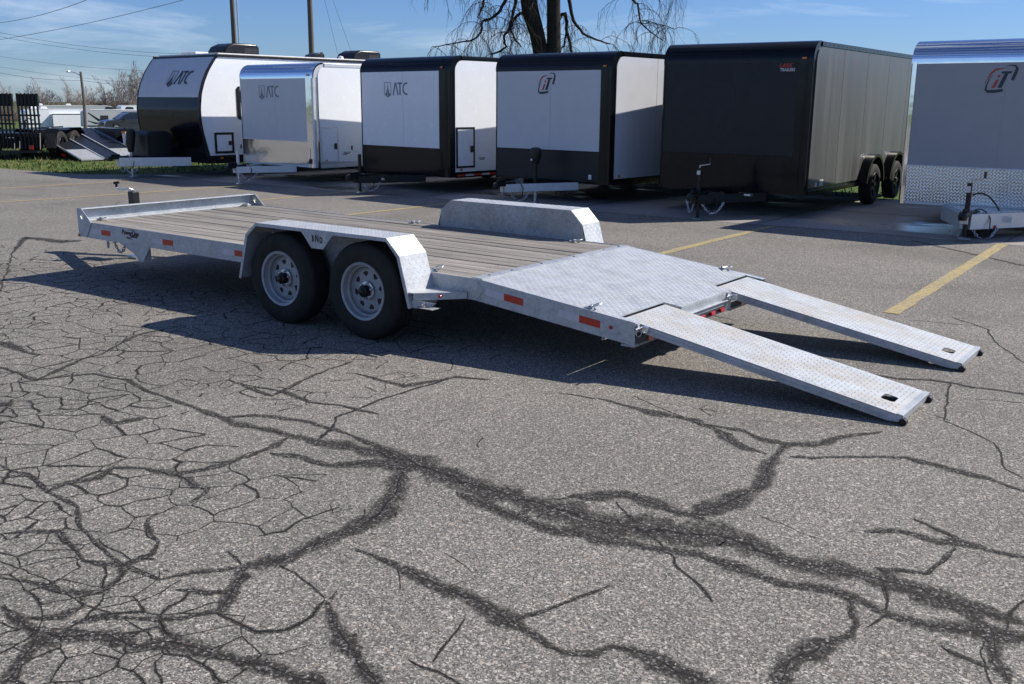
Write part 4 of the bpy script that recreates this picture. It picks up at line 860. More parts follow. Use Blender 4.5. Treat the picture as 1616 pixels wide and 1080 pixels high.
def box_trailer(name, label, loc, th, Wd, zb, zt, Lg, st):
    root = empty(name, (loc[0], loc[1], 0), R(th)); tag(root, label, 'trailer', 'enclosed trailers parked in a row')
    fr, hw = st['frame'], Wd/2; rc = 0.27
    MB().prism(body_profile(zb, zt, Lg, rc), -hw+0.03, hw-0.012, 'x').build('shell', fr, root, bevel=0.004)
    # front
    zs, zp = st['split'], zt-st.get('cap', 0.30); xl, xr = -hw+st.get('ml', 0.06), hw-st.get('mr', 0.24)
    MB().box(xl, xr, -0.010, -0.0005, zs, zp).build('front_panel', st['front'], root, bevel=0.002)
    MB().box(xl, xr, -0.013, -0.0005, zb+0.045, zs-0.006).build('stone_guard', st['guard'], root, bevel=0.002)
    MB().box(xl, xr, -0.018, -0.0005, zs-0.006, zs+0.006).build('trim_strip', fr, root)
    MB().box(-0.0015, 0.0015, -0.0112, -0.0100, zs+0.01, zp).build('panel_seam', st.get('seam', 'grey_fin'), root)
    # rounded cap over the front edge
    o = arc(rc, zt-rc, rc+0.006, math.pi, math.pi/2, 14); i = arc(rc, zt-rc, rc-0.02, math.pi/2, math.pi, 14)
    MB().prism([(-0.006, zp)]+o+i+[(0.02, zp)], -hw+0.012, hw-0.004, 'x').build('front_cap', st.get('capm', fr), root, smooth=True)
    # corner posts rounded in plan
    for s in (-1, 1):
        r_ = 0.13 if s > 0 else 0.05; pl = [(hw-0.001, 0.30 if s > 0 else 0.12), (hw-0.03, 0.30 if s > 0 else 0.12)]; q = arc(hw-r_-0.001, r_-0.016, r_, -math.pi/2, 0, 10)
        xi = xr+0.002 if s > 0 else hw-st.get('ml', 0.06)+0.002
        p = [(hw-0.02, 0.12), (hw-0.02, 0.02), (xi, 0.02), (xi, -0.016)]+q+[(hw-0.001, 0.12)]
        if s < 0: p = [(-a, b_) for a, b_ in p]
        MB().prism(p, zb, zp+0.02, 'z').build('corner_post', st.get('post', fr), root, smooth=True)
    # sides
    for s in (-1, 1):
        pr = body_profile(zb, zt, Lg, rc, 0.085)
        pr = [(max(y, 0.13), z) for y, z in pr] if False else pr
        pr = [(0.125, zb+0.10), (Lg-0.05, zb+0.10), (Lg-0.05, zt-0.085)]+arc(0.125+0.19, zt-0.085-0.19, 0.19, math.pi/2, math.pi, 8)
        MB().prism(pr, s*(hw-0.014), s*(hw+0.0015), 'x').build('side_wall', st['side'], root)
        MB().box(s*(hw-0.012), s*(hw+0.008), 0.13, Lg, zb-0.01, zb+0.06).build('bottom_rail', st.get('rail', fr), root, bevel=0.003)
        MB().box(s*(hw-0.03), s*(hw+0.006), 0.30, Lg, zt-0.075, zt-0.005).build('top_rail', st.get('rail', fr), root, bevel=0.004)
        for ys in (1.35, 2.57, 3.79, 5.01):
            if ys < Lg-0.2: MB().box(s*(hw+0.0015), s*(hw+0.0035), ys-0.002, ys+0.002, zb+0.11, zt-0.09).build('panel_seam', st.get('seam', 'grey_fin'), root)
    if st.get('rivets'):
        mb = MB()
        for k in range(int((Lg-0.5)/0.2)): mb.lathe([(0.011, 0), (0.008, 0.004), (0, 0.005)], (hw+0.006, 0.4+k*0.2, zt-0.04), 'x', 6)
        tag(mb.build('rivet', 'black_gloss', root), kind='stuff')
    # lamps
    for x in (xr+0.08,): MB().box(x-0.035, x+0.035, -0.028, -0.010, zp+0.045, zp+0.075).build('clearance_lamp', 'amber_lens', root, bevel=0.005)
    MB().box(hw, hw+0.014, 0.24, 0.30, zb+0.12, zb+0.16).build('side_marker_lamp', 'amber_lens', root, bevel=0.004)
    # running gear
    for s in (-1, 1):
        for yw in st['wheels']:
            wx = hw-0.10 if st.get('flush') is None else hw+0.045
            small_wheel(root, s*wx, yw, 0.345, s, st.get('rim', 'black_satin'))
            if st.get('arches'):
                o = arc(yw, 0.36, 0.50, 0.05, math.pi-0.05, 16); ii = arc(yw, 0.36, 0.45, math.pi-0.05, 0.05, 16)
                MB().prism(o+ii, s*(hw+0.0), s*(hw+0.155), 'x').build('wheel_arch', 'black_gloss', root, smooth=True)
    tongue(root, Wd, zb, st['dj'], st['tmat'], cp=st.get('cp', 0.18), h=st.get('th', 0.13))
    if st.get('door'):
        y0, y1, z0, z1 = st['door']; fm, pm = st['doorm']
        dr = MB().box(hw+0.001, hw+0.010, y0+0.03, y1-0.03, z0+0.03, z1-0.03).build('door', pm, root)
        MB().prism([(y0, z0), (y1, z0), (y1, z1), (y0, z1)], hw+0.001, hw+0.016, 'x', holes=[[(y0+0.035, z0+0.035), (y1-0.035, z0+0.035), (y1-0.035, z1-0.035), (y0+0.035, z1-0.035)]]).build('door_frame', fm, dr)
        MB().box(hw+0.010, hw+0.035, y1-0.12, y1-0.055, (z0+z1)/2-0.09, (z0+z1)/2+0.03).build('latch', 'black_plastic', dr, bevel=0.008)
    return root, hw
T2, hw = box_trailer('enclosed_trailer', 'silver grey enclosed trailer with chrome corners, beside the curved-nose camper', (-7.626, 9.156), -4.85, 2.517, 0.342, 2.422, 6.4,
    dict(frame='aluminium', front='silver_panel', guard='polished_sheet', side='white_panel', capm='chrome', post='chrome', split=0.87, cap=0.30, ml=0.03, mr=0.23, wheels=(3.4, 4.3), dj=1.0, tmat='aluminium', door=(0.03+0.10, 0.60, 0.44, 1.16), doorm=('aluminium', 'white_panel'), rim='aluminium'))
shield_logo(T2, -0.545, 1.745, 0.235, 'logo_grey')
jack(T2, 0, -1.0, 0.66, 'aluminium', 1)
MB().box(hw-0.19, hw-0.10, -0.034, -0.017, 0.42, 0.52).build('front_lamp', 'black_plastic', T2, bevel=0.01)
for i, (y, z, l) in enumerate(((0.72, 0.63, 0.20), (0.75, 0.605, 0.14), (0.70, 0.585, 0.12))): MB().box(hw+0.0015, hw+0.003, y, y+l, z, z+0.014).build('decal_strip', 'logo_dark', T2)
T3, hw = box_trailer('enclosed_trailer', 'white and black enclosed trailer with a small black-framed side door and red-white reflector strip', (-4.293, 9.417), -7.2, 2.616, 0.297, 2.504, 6.4,
    dict(frame='black_gloss', front='white_panel', guard='black_gloss', side='white_panel', split=0.82, cap=0.27, ml=0.06, mr=0.29, wheels=(3.5, 4.4), dj=1.1, tmat='black_satin', door=(0.14, 0.62, 0.47, 1.22), doorm=('black_satin', 'white_panel')))
shield_logo(T3, -0.535, 1.80, 0.235, 'logo_grey')
jack(T3, 0, -1.1, 0.72, 'black_satin', -1)
for k in range(14): MB().box(hw+0.008, hw+0.0105, 0.16+k*0.22, 0.16+(k+1)*0.22-0.004, 0.315, 0.35).build('reflector_tape', 'red_reflector' if k % 2 == 0 else 'white_reflector', T3)
MB().box(0.14, 0.34, -0.80, -0.795, 0.24, 0.28).build('warning_label', 'label_white', T3)
for i, (y, z, l) in enumerate(((0.72, 0.63, 0.20), (0.76, 0.605, 0.14))): MB().box(hw+0.0015, hw+0.003, y, y+l, z, z+0.014).build('decal_strip', 'logo_dark', T3)
T4, hw = box_trailer('enclosed_trailer', 'silver enclosed trailer with black trim and black power jack, left of the charcoal one', (-0.823, 9.318), -4.6, 2.534, 0.34, 2.506, 6.6,
    dict(frame='black_gloss', front='silver_panel', guard='charcoal_panel', side='silver_panel', split=0.88, cap=0.30, ml=0.05, mr=0.22, wheels=(3.3, 4.2), dj=1.15, tmat='aluminium'))
swoosh_logo(T4, -0.08, 1.99, 0.33)
MB().box(0.12, 0.42, -0.68, -0.665, 0.26, 0.30).build('warning_label', 'label_white', T4)
jack(T4, 0.02, -0.42, 0.72, 'black_satin', 0, True)
mb = MB(); mb.lathe([(0.0, 0.0), (0.06, 0.0), (0.09, 0.09), (0.105, 0.2), (0.10, 0.25), (0.06, 0.275), (0.0, 0.28)], (0.02, -0.42, 0.66), 'z', 14); mb.build('power_jack_head', 'black_plastic', T4, smooth=True)
MB().box(0.0, 0.035, -0.535, -0.52, 0.72, 0.75).build('jack_switch', 'label_white', T4)
MB().box(hw-0.42, hw-0.36, -0.022, -0.010, 0.42, 0.50).build('outlet_cover', 'label_white', T4, bevel=0.004)
T5, hw = box_trailer('enclosed_trailer', 'charcoal black enclosed trailer with external wheel arches and small red and white lettering', (2.459, 9.448), 0.0, 2.445, 0.344, 2.59, 5.9,
    dict(frame='black_gloss', front='charcoal_panel', guard='black_gloss', side='grey_panel', split=0.92, cap=0.31, ml=0.05, mr=0.22, wheels=(3.05, 4.40), dj=1.06, tmat='black_satin', arches=1, flush=1, rivets=1, seam='charcoal_gloss'))
text_obj('lettering', 'LARK', 'logo_red', T5, 0.085, TF(0.80, -0.0115, 2.235), 0.0006, shear=0.3, sx=0.95, bold=0.002)
text_obj('lettering', 'TRAILERS', 'label_white', T5, 0.062, TF(0.83, -0.0115, 2.175), 0.0006, shear=0.2, sx=0.88, bold=0.001)
jack(T5, 0, -1.06, 0.76, 'black_satin', 1)
MB().box(-0.028, 0.028, -1.096, -1.092, 0.66, 0.72).build('warning_label', 'label_white', T5)
MB().box(0.42, 0.54, -0.42, -0.30, 0.33, 0.36).build('junction_box', 'zinc', T5)
MB().box(hw+0.002, hw+0.006, 0.62, 0.78, 0.45, 0.55).build('warning_label', 'label_white', T5); MB().box(hw+0.002, hw+0.006, 0.42, 0.50, 0.45, 0.52).build('warning_label', 'label_white', T5)
T6, hw = box_trailer('enclosed_trailer', 'pewter grey enclosed trailer with chrome corner and diamond-plate stone guard, at the right edge', (6.24, 9.617), -4.35, 2.541, 0.304, 2.552, 6.4,
    dict(frame='aluminium', front='pewter_panel', guard='treadplate', side='pewter_panel', capm='chrome', post='chrome', split=0.85, cap=0.31, ml=0.09, mr=0.24, wheels=(3.4, 4.3), dj=1.09, tmat='aluminium', cp=0.08, th=0.20))
swoosh_logo(T6, -0.055, 2.02, 0.34)
jack(T6, 0, -1.09, 0.72, 'black_satin', 1)
MB().prism([(-0.62, -0.014), (-0.03, -1.02), (0.03, -1.02), (0.62, -0.014)], 0.326, 0.334, 'z').build('tongue_deck', 'treadplate', T6)
MB().box(-0.05, 0.05, -1.19, -1.16, 0.20, 0.295).build('coupler_block', 'zinc', T6, bevel=0.004)
MB().box(0.20, 0.42, -0.60, -0.59, 0.20, 0.28).build('warning_label', 'label_white', T6)
MB().box(-0.025, 0.025, -1.126, -1.122, 0.60, 0.68).build('warning_label', 'label_white', T6)
mb = MB(); mb.lathe([(0.0, -0.02), (0.022, -0.02), (0.026, 0.0), (0.022, 0.03), (0.0, 0.03)], (0.26, -0.72, 0.14), 'z', 10); mb.build('breakaway_handle', 'red_lens', T6, smooth=True)
mb = MB(); mb.tube(sag((0.02, -1.0, 0.56), (0.30, -0.75, 0.36), -0.1), 0.011, 6); mb.build('jack_cable', 'black_plastic', T6, smooth=True)
# ================================================================ travel trailer with curved nose
T1 = empty('travel_trailer', (-10.9, 8.84, 0), R(-4.5)); tag(T1, 'white and black camper with a curved nose, black roof air conditioners and covered tongue', 'camper')
NP = [(0.24, 0.30), (0.18, 0.42), (0.10, 0.75), (0.035, 1.02), (0.0, 1.28), (0.0, 1.50), (0.045, 1.80), (0.13, 2.05), (0.26, 2.30), (0.42, 2.52), (0.54, 2.65)]
def ny(z):
    for a, b_ in zip(NP, NP[1:]):
        if z <= b_[1]: t = (z-a[1])/(b_[1]-a[1]); return a[0]+(b_[0]-a[0])*t
    return NP[-1][0]
Lc, hw = 8.2, 1.27
MB().prism([(y, z) for y, z in NP]+[(Lc, 2.65), (Lc, 0.36), (0.9, 0.36)], -hw+0.01, hw-0.012, 'x').build('shell', 'black_satin', T1)
def nose(name, mat, z0, z1, x0, x1, t=0.012):
    zs = [z0]+[z for _, z in NP if z0 < z < z1]+[z1]; n = 4
    zz = []
    for a, b_ in zip(zs, zs[1:]): zz += [a+(b_-a)*k/n for k in range(n)]
    zz.append(z1); mb = MB()
    o = [(ny(z)-t, z) for z in zz]; i = [(ny(z)+0.004, z) for z in zz][::-1]
    return MB().prism(o+i, x0, x1, 'x').build(name, mat, T1, smooth=True)
nose('nose_panel', 'silver_panel', 1.735, 2.60, -hw+0.02, hw-0.025); nose('lower_nose_panel', 'black_gloss', 0.42, 1.73, -hw+0.02, hw-0.025)
nose('nose_trim', 'black_satin', 0.36, 2.66, hw-0.024, hw+0.012, 0.02); nose('nose_trim', 'black_satin', 0.36, 2.66, -hw-0.012, -hw+0.019, 0.02)
# side wall: white from the roof down, with black skirt
zz = [0.48+(2.62-0.48)*k/24 for k in range(25)]
sidep = [(ny(z)+0.05, z) for z in zz]
sidep = [(ny(2.62)+0.05, 2.62)] + [(y, z) for y, z in sidep[::-1][1:]]
for s in (-1, 1):
    MB().prism(sidep+[(Lc-0.02, 0.48), (Lc-0.02, 2.62)], s*(hw-0.014), s*(hw+0.003), 'x').build('side_wall', 'white_panel', T1)
    MB().box(s*(hw-0.01), s*(hw+0.006), 0.35, Lc, 0.30, 0.478).build('skirt', 'black_satin', T1)
    MB().box(s*(hw-0.02), s*(hw+0.03), 0.50, Lc, 2.60, 2.665).build('awning_rail', 'black_satin', T1, bevel=0.006)
    MB().box(s*(hw+0.003), s*(hw+0.012), 0.30, Lc, 0.955, 0.985).build('side_ridge', 'white_panel', T1, bevel=0.003)
    for yw in (4.4, 5.3): small_wheel(T1, s*(hw-0.12), yw, 0.345, s)
MB().box(-hw+0.06, hw-0.06, 0.60, Lc-0.05, 2.652, 2.69).build('roof', 'roof_white', T1, bevel=0.01)
dr = MB().box(hw+0.003, hw+0.012, 0.38, 0.79, 0.56, 0.94).build('door', 'white_panel', T1)
MB().prism([(0.34, 0.52), (0.83, 0.52), (0.83, 0.98), (0.34, 0.98)], hw+0.004, hw+0.022, 'x', holes=[[(0.39, 0.57), (0.78, 0.57), (0.78, 0.93), (0.39, 0.93)]]).build('door_frame', 'black_satin', dr)
MB().box(hw+0.012, hw+0.035, 0.69, 0.765, 0.70, 0.79).build('latch', 'black_plastic', dr, bevel=0.008)
wn = MB().prism([(1.02, 1.25), (1.9, 1.25), (1.95, 1.30), (1.95, 1.93), (1.9, 1.98), (1.02, 1.98), (0.97, 1.93), (0.97, 1.30)], hw+0.003, hw+0.02, 'x').build('window', 'black_satin', T1)
MB().box(hw+0.020, hw+0.023, 1.02, 1.90, 1.30, 1.93).build('pane', 'glass_dark', wn)
MB().box(hw+0.006, hw+0.02, 0.46, 0.53, 0.40, 0.44).build('side_marker_lamp', 'amber_lens', T1)
def roof_ac(x, y, l=0.95, w_=0.68, h=0.27, z=2.69):
    o = [(y-l/2, z), (y+l/2, z), (y+l/2, z+h*0.75), (y+l/2-0.08, z+h), (y-l/2+0.25, z+h), (y-l/2+0.06, z+h*0.7), (y-l/2-0.03, z+h*0.25)]
    a = MB().prism(o, x-w_/2, x+w_/2, 'x').build('air_conditioner', 'black_satin', T1, bevel=0.05, seg=3, smooth=True)
    MB().box(x+w_/2-0.002, x+w_/2+0.004, y+0.05, y+l/2-0.06, z+0.06, z+0.17).build('vent_grille', 'black_plastic', a)
roof_ac(0.15, 1.75); roof_ac(0.15, 5.6); roof_ac(0.3, 4.0, 0.36, 0.36, 0.16)
MB().box(-0.5, 0.1, 0.75, 1.1, 2.69, 2.75).build('roof_vent', 'roof_white', T1, bevel=0.02)
MB().lathe([(0.0, 0.10), (0.06, 0.08), (0.08, 0.0)], (0.6, 4.6, 2.69), 'z', 12).build('roof_vent_cap', 'roof_white', T1, smooth=True)
tongue(T1, 2.5, 0.42, 1.15, 'aluminium', spread=0.85, h=0.19, cp=0.22)
MB().box(0.02, 0.055, -1.10, -1.095, 0.30, 0.36).build('tongue_label', 'label_white', T1)
cv = MB().prism([(-0.78, 0.44), (-0.16, 0.44), (-0.16, 0.93), (-0.24, 1.0), (-0.70, 1.0), (-0.78, 0.93)], -0.35, 0.36, 'x').build('propane_cover', 'black_plastic', T1, bevel=0.03, seg=3)
for k in range(9): MB().box(0.36, 0.372, -0.70, -0.22, 0.50+k*0.048, 0.525+k*0.048).build('louver', 'black_plastic', cv)
jack(T1, 0.0, -0.96, 0.62, 'aluminium', 0)
mb = MB(); mb.lathe([(0.0, 0.0), (0.055, 0.0), (0.085, 0.12), (0.125, 0.36), (0.12, 0.46), (0.08, 0.50), (0.0, 0.505)], (0.0, -0.96, 0.55), 'z', 16); mb.build('power_jack_head', 'black_plastic', T1, smooth=True)
MB().prism([(-0.075, 0.99), (0.075, 0.99), (0.03, 0.74), (-0.03, 0.74)], -1.10, -1.075, 'y').build('jack_badge', 'label_white', T1)
MB().prism([(-0.077, 1.0), (0.077, 1.0), (0.07, 0.955), (-0.07, 0.955)], -1.107, -1.10, 'y').build('jack_badge_band', 'amber_lens', T1)
MB().tube([(0.55, -0.3, 0.36), (0.55, -0.3, 0.24), (0.95, 0.1, 0.24), (0.95, 0.1, 0.36)], 0.016, 6).build('step_bracket', 'black_satin', T1)
shield_logo(T1, -0.14, 2.02, 0.29, 'logo_dark', y=-0.024, shear=0.35, yfun=lambda z: ny(z)+0.0)

# ================================================================ black equipment trailer with upright ramps, on the grass
EQ = empty('equipment_trailer', (-20.0, 9.85, -0.03), R(35)); tag(EQ, 'black flatbed equipment trailer on the grass with two ladder ramps folded upright', 'trailer')
for s, x0 in ((-1, -0.29), (1, 0.45)):
    rp = MB().box(x0, x0+0.05, -0.05, 0.0, 0.30, 1.86).build('ramp', 'black_satin', EQ)
    for k in range(1, 6): MB().box(x0+k*0.112, x0+k*0.112+0.038, -0.05, 0.0, 0.30, 1.86).build('ramp_bar', 'black_satin', rp)
    for z in (0.32, 0.62, 0.98, 1.22, 1.50): MB().box(x0, x0+0.60, 0.001, 0.05, z, z+0.05).build('ramp_bar', 'black_satin', rp)
    MB().box(x0-0.01, x0+0.61, -0.045, 0.04, 1.54, 1.84).build('ramp_flap', 'charcoal_panel', rp)
    for k in range(5): MB().box(x0+0.06+k*0.112, x0+0.085+k*0.112, -0.065, -0.045, 1.54, 1.84).build('flap_rib', 'black_gloss', rp)
    for xx in (x0, x0+0.59): MB().tube([(xx, -0.06, 0.75), (xx+0.1, -0.35, 0.30)], 0.012, 6).build('ramp_strut', 'charcoal_panel', rp)
MB().box(-1.05, 1.05, -0.02, 6.0, 0.62, 0.74).build('deck', 'black_satin', EQ, bevel=0.01)
MB().box(-1.0, 1.0, 0.06, 0.16, 0.34, 0.60).build('rear_beam', 'black_satin', EQ)
MB().box(-1.05, 1.05, -0.36, -0.10, 0.20, 0.26).build('bumper', 'charcoal_panel', EQ)
for x in (-0.85, 0.9): MB().box(x-0.06, x+0.06, -0.385, -0.36, 0.30, 0.42).build('tail_lamp', 'red_lens', EQ)
for s in (-1, 1):
    for yw in (0.6, 1.5): small_wheel(EQ, s*1.22, yw, 0.40, s, wd=0.3)
    fd = MB().prism([(y_-0.66, z_) for y_, z_ in [(0.72, 0.35), (0.80, 0.72), (0.98, 0.88), (2.45, 0.88), (2.68, 0.72), (2.75, 0.35), (2.73, 0.35), (2.66, 0.71), (2.44, 0.865), (0.985, 0.865), (0.815, 0.71), (0.74, 0.35)]], s*1.06, s*1.42, 'x').build('fender', 'black_gloss', EQ)
    mb = MB(); mb.box(s*1.08, s*1.42, 0.04, 0.07, 0.33, 0.74); mb.build('mud_guard', 'charcoal_gloss', EQ)
MB().box(-1.04, -1.0, 0.1, 5.9, 0.74, 0.80).build('side_rail', 'black_satin', EQ); MB().box(1.0, 1.04, 0.1, 5.9, 0.74, 0.80).build('side_rail', 'black_satin', EQ)
# stake pockets / rub rail
MB().box(1.06, 1.10, 0.0, 6.0, 0.55, 0.64).build('rub_rail', 'black_satin', EQ)

# low black car hauler behind it, its deck tilted to the grass
CH = empty('car_hauler', (-17.35, 11.55, -0.03), R(82)); tag(CH, 'low black car hauler with a tilted deck sloping down to the grass', 'trailer')
# local: -y is the low tail towards the right, +y rises to the front
def tilt(y): return 0.06+y*0.21
mb = MB(); mb.prism([(0.0, 0.02), (3.6, tilt(3.6)-0.10), (3.6, tilt(3.6)), (0.0, 0.06)], -0.98, 0.98, 'x'); mb.build('deck', 'charcoal_panel', CH)
for x in (-0.98, -0.30, 0.30, 0.98): MB().prism([(0.0, 0.062), (3.6, tilt(3.6)+0.002), (3.6, tilt(3.6)+0.045), (0.0, 0.09)], x-0.02, x+0.02, 'x').build('deck_rail', 'zinc' if abs(x) > 0.5 else 'galvanized', CH)
MB().prism([(-0.01, 0.03), (1.05, 0.27), (1.05, 0.292), (-0.01, 0.07)], -0.955, -0.32, 'x').build('tail_plate', 'galvanized_dull', CH); MB().prism([(-0.01, 0.03), (1.05, 0.27), (1.05, 0.292), (-0.01, 0.07)], 0.32, 0.955, 'x').build('tail_plate', 'galvanized_dull', CH)
MB().box(-1.0, -0.985, 0.9, 1.2, 0.10, 0.18).build('tail_lamp', 'red_lens', CH); MB().box(-1.0, -0.985, 1.6, 1.95, 0.22, 0.29).build('reflector_tape', 'white_reflector', CH); MB().box(-1.0, -0.985, 1.95, 2.2, 0.24, 0.31).build('reflector_tape', 'red_reflector', CH)
for s in (-1, 1):
    for yw in (2.6, 3.4): small_wheel(CH, s*1.16, yw, 0.34 if s > 0 else 0.27, s)
    MB().prism([(1.85, 0.40), (1.95, 0.72), (2.1, 0.84), (3.5, 0.84), (3.72, 0.68), (3.8, 0.40), (3.78, 0.40), (3.7, 0.67), (3.49, 0.825), (2.11, 0.825), (1.965, 0.71), (1.87, 0.40)], s*1.0, s*1.32, 'x').build('fender', 'black_gloss', CH)
    MB().prism([(1.87, 0.40), (1.965, 0.71), (2.11, 0.825), (3.49, 0.825), (3.7, 0.67), (3.78, 0.40)], s*1.005, s*1.012, 'x').build('wheel_well_panel', 'black_satin', CH)
MB().tube([(0, 6.3, 0.05), (0, 6.3, 1.0)], 0.04, 8).build('jack_post', 'black_satin', CH)
MB().tube([(0, 6.3, 1.0), (0.1, 6.25, 1.08), (0.25, 6.2, 1.02)], 0.02, 6).build('jack_crank', 'black_satin', CH)
MB().prism([(-0.7, 5.2), (-0.05, 6.6), (0.05, 6.6), (0.7, 5.2)], 0.42, 0.52, 'z').build('tongue', 'black_satin', CH)

# a second low trailer, between the tilted deck and the camper tongue
LT = empty('utility_trailer', (-18.9, 15.2, -0.03), R(28)); tag(LT, 'low black utility trailer in the grass behind the camper tongue, half hidden', 'trailer')
MB().box(-0.95, 0.95, -2.2, 2.4, 0.45, 0.58).build('deck', 'black_satin', LT)
MB().prism([(-2.2, 0.58), (2.4, 0.58), (2.4, 0.88), (-2.2, 0.88)], -0.95, -0.90, 'x').build('side_rail', 'black_satin', LT)
for s in (-1, 1):
    for yw in (-0.45, 0.40): small_wheel(LT, s*1.10, yw, 0.34, s)
    MB().prism([(-0.98, 0.42), (-0.9, 0.74), (-0.72, 0.86), (0.68, 0.86), (0.88, 0.72), (0.96, 0.42), (0.94, 0.42), (0.86, 0.71), (0.67, 0.845), (-0.71, 0.845), (-0.88, 0.73), (-0.96, 0.42)], s*0.96, s*1.26, 'x').build('fender', 'black_gloss', LT)
    MB().prism([(-0.96, 0.42), (-0.88, 0.73), (-0.71, 0.845), (0.67, 0.845), (0.86, 0.71), (0.94, 0.42)], s*0.965, s*0.972, 'x').build('wheel_well_panel', 'charcoal_gloss', LT)
MB().box(-0.05, 0.05, 2.4, 3.5, 0.42, 0.50).build('tongue', 'black_satin', LT)

# ================================================================ SUV on the road
zs = -1.08
SV = empty('parked_suv', (-70.2, 47.1, zs), R(78)); tag(SV, 'dark blue sport utility car parked beyond the grass, left of the camper nose', 'car')
# local x: nose at -x ; side facing us is -y
lo = [(-2.30, 0.35), (-2.33, 0.62), (-2.28, 0.86), (-2.1, 0.98), (-1.1, 1.08), (2.05, 1.12), (2.28, 1.02), (2.33, 0.7), (2.3, 0.34), (1.85, 0.28)]+arc(1.38, 0.33, 0.38, 0, math.pi, 10)+[(0.98, 0.24), (-1.0, 0.24)]+arc(-1.40, 0.33, 0.38, 0, math.pi, 10)+[(-1.82, 0.28)]
MB().prism(lo, -0.92, 0.92, 'y').build('body', 'suv_paint', SV, bevel=0.06, seg=3, smooth=True)
gh = [(-1.12, 1.06), (-0.42, 1.54), (-0.1, 1.63), (1.3, 1.63), (1.85, 1.50), (2.18, 1.10)]
mb = MB(); n = len(gh)
vs = [(x, -0.88+0.14*(z-1.06)/0.57, z) for x, z in gh]+[(x, 0.88-0.14*(z-1.06)/0.57, z) for x, z in gh]
mb.add(vs, [tuple(range(n)), tuple(range(n, 2*n))[::-1]]+[(i, i+n, i+1+n, i+1) for i in range(n-1)]); mb.build('cabin', 'suv_paint', SV, recalc=True, bevel=0.03)
def glass(pl, name='window'):
    mb = MB(); vs = []
    for x, z in pl: vs.append((x, -0.893+0.14*(z-1.06)/0.57, z))
    for x, z in pl: vs.append((x, -0.86+0.14*(z-1.06)/0.57, z))
    k = len(pl); mb.add(vs, [tuple(range(k)), tuple(range(k, 2*k))[::-1]]+[(i, (i+1) % k, (i+1) % k+k, i+k) for i in range(k)]); mb.build(name, 'glass_dark', SV, recalc=True)
glass([(-0.88, 1.12), (-0.36, 1.50), (0.22, 1.56), (0.20, 1.12)]); glass([(0.28, 1.12), (0.30, 1.56), (1.02, 1.55), (1.10, 1.12)]); glass([(1.17, 1.13), (1.12, 1.53), (1.42, 1.50), (1.75, 1.18)])
MB().add([(-1.10, -0.74, 1.09), (-1.10, 0.74, 1.09), (-0.45, 0.70, 1.53), (-0.45, -0.70, 1.53)], [(0, 1, 2, 3)]).build('windscreen', 'glass_dark', SV)
for y in (-0.70, 0.70): MB().box(-2.32, -2.1, y-0.18, y+0.18, 0.76, 0.88).build('headlight', 'label_white', SV, bevel=0.03)
MB().box(-2.345, -2.32, -0.5, 0.5, 0.55, 0.82).build('grille', 'black_plastic', SV)
MB().box(-0.72, -0.52, -1.05, -0.9, 1.05, 1.18).build('mirror', 'suv_paint', SV, bevel=0.03)
MB().box(-1.0, 1.0, -0.945, -0.92, 0.30, 0.36).build('sill', 'zinc', SV)
for x in (-1.40, 1.38):
    for s in (-1, 1):
        T = Matrix.Translation((x, s*0.83, 0.34)) @ (Matrix.Identity(4) if s < 0 else Matrix.Rotation(math.pi, 4, 'Z'))
        mb = MB(); mb.lathe([(0.22, -0.11), (0.32, -0.11), (0.34, -0.08), (0.34, 0.10), (0.2, 0.11)], (0, 0, 0), 'y', 28, T=T); ty = mb.build('wheel', 'tyre_rubber', SV, smooth=True)
        mb = MB(); mb.lathe([(0.24, -0.115), (0.21, -0.105), (0.2, -0.06), (0.0, -0.06)], (0, 0, 0), 'y', 28, T=T)
        for k in range(5): mb.box(0.02, 0.22, -0.112, -0.085, -0.03, 0.03, T=T @ Matrix.Rotation(k*2*math.pi/5, 4, 'Y'))
        mb.build('rim', 'zinc', ty)

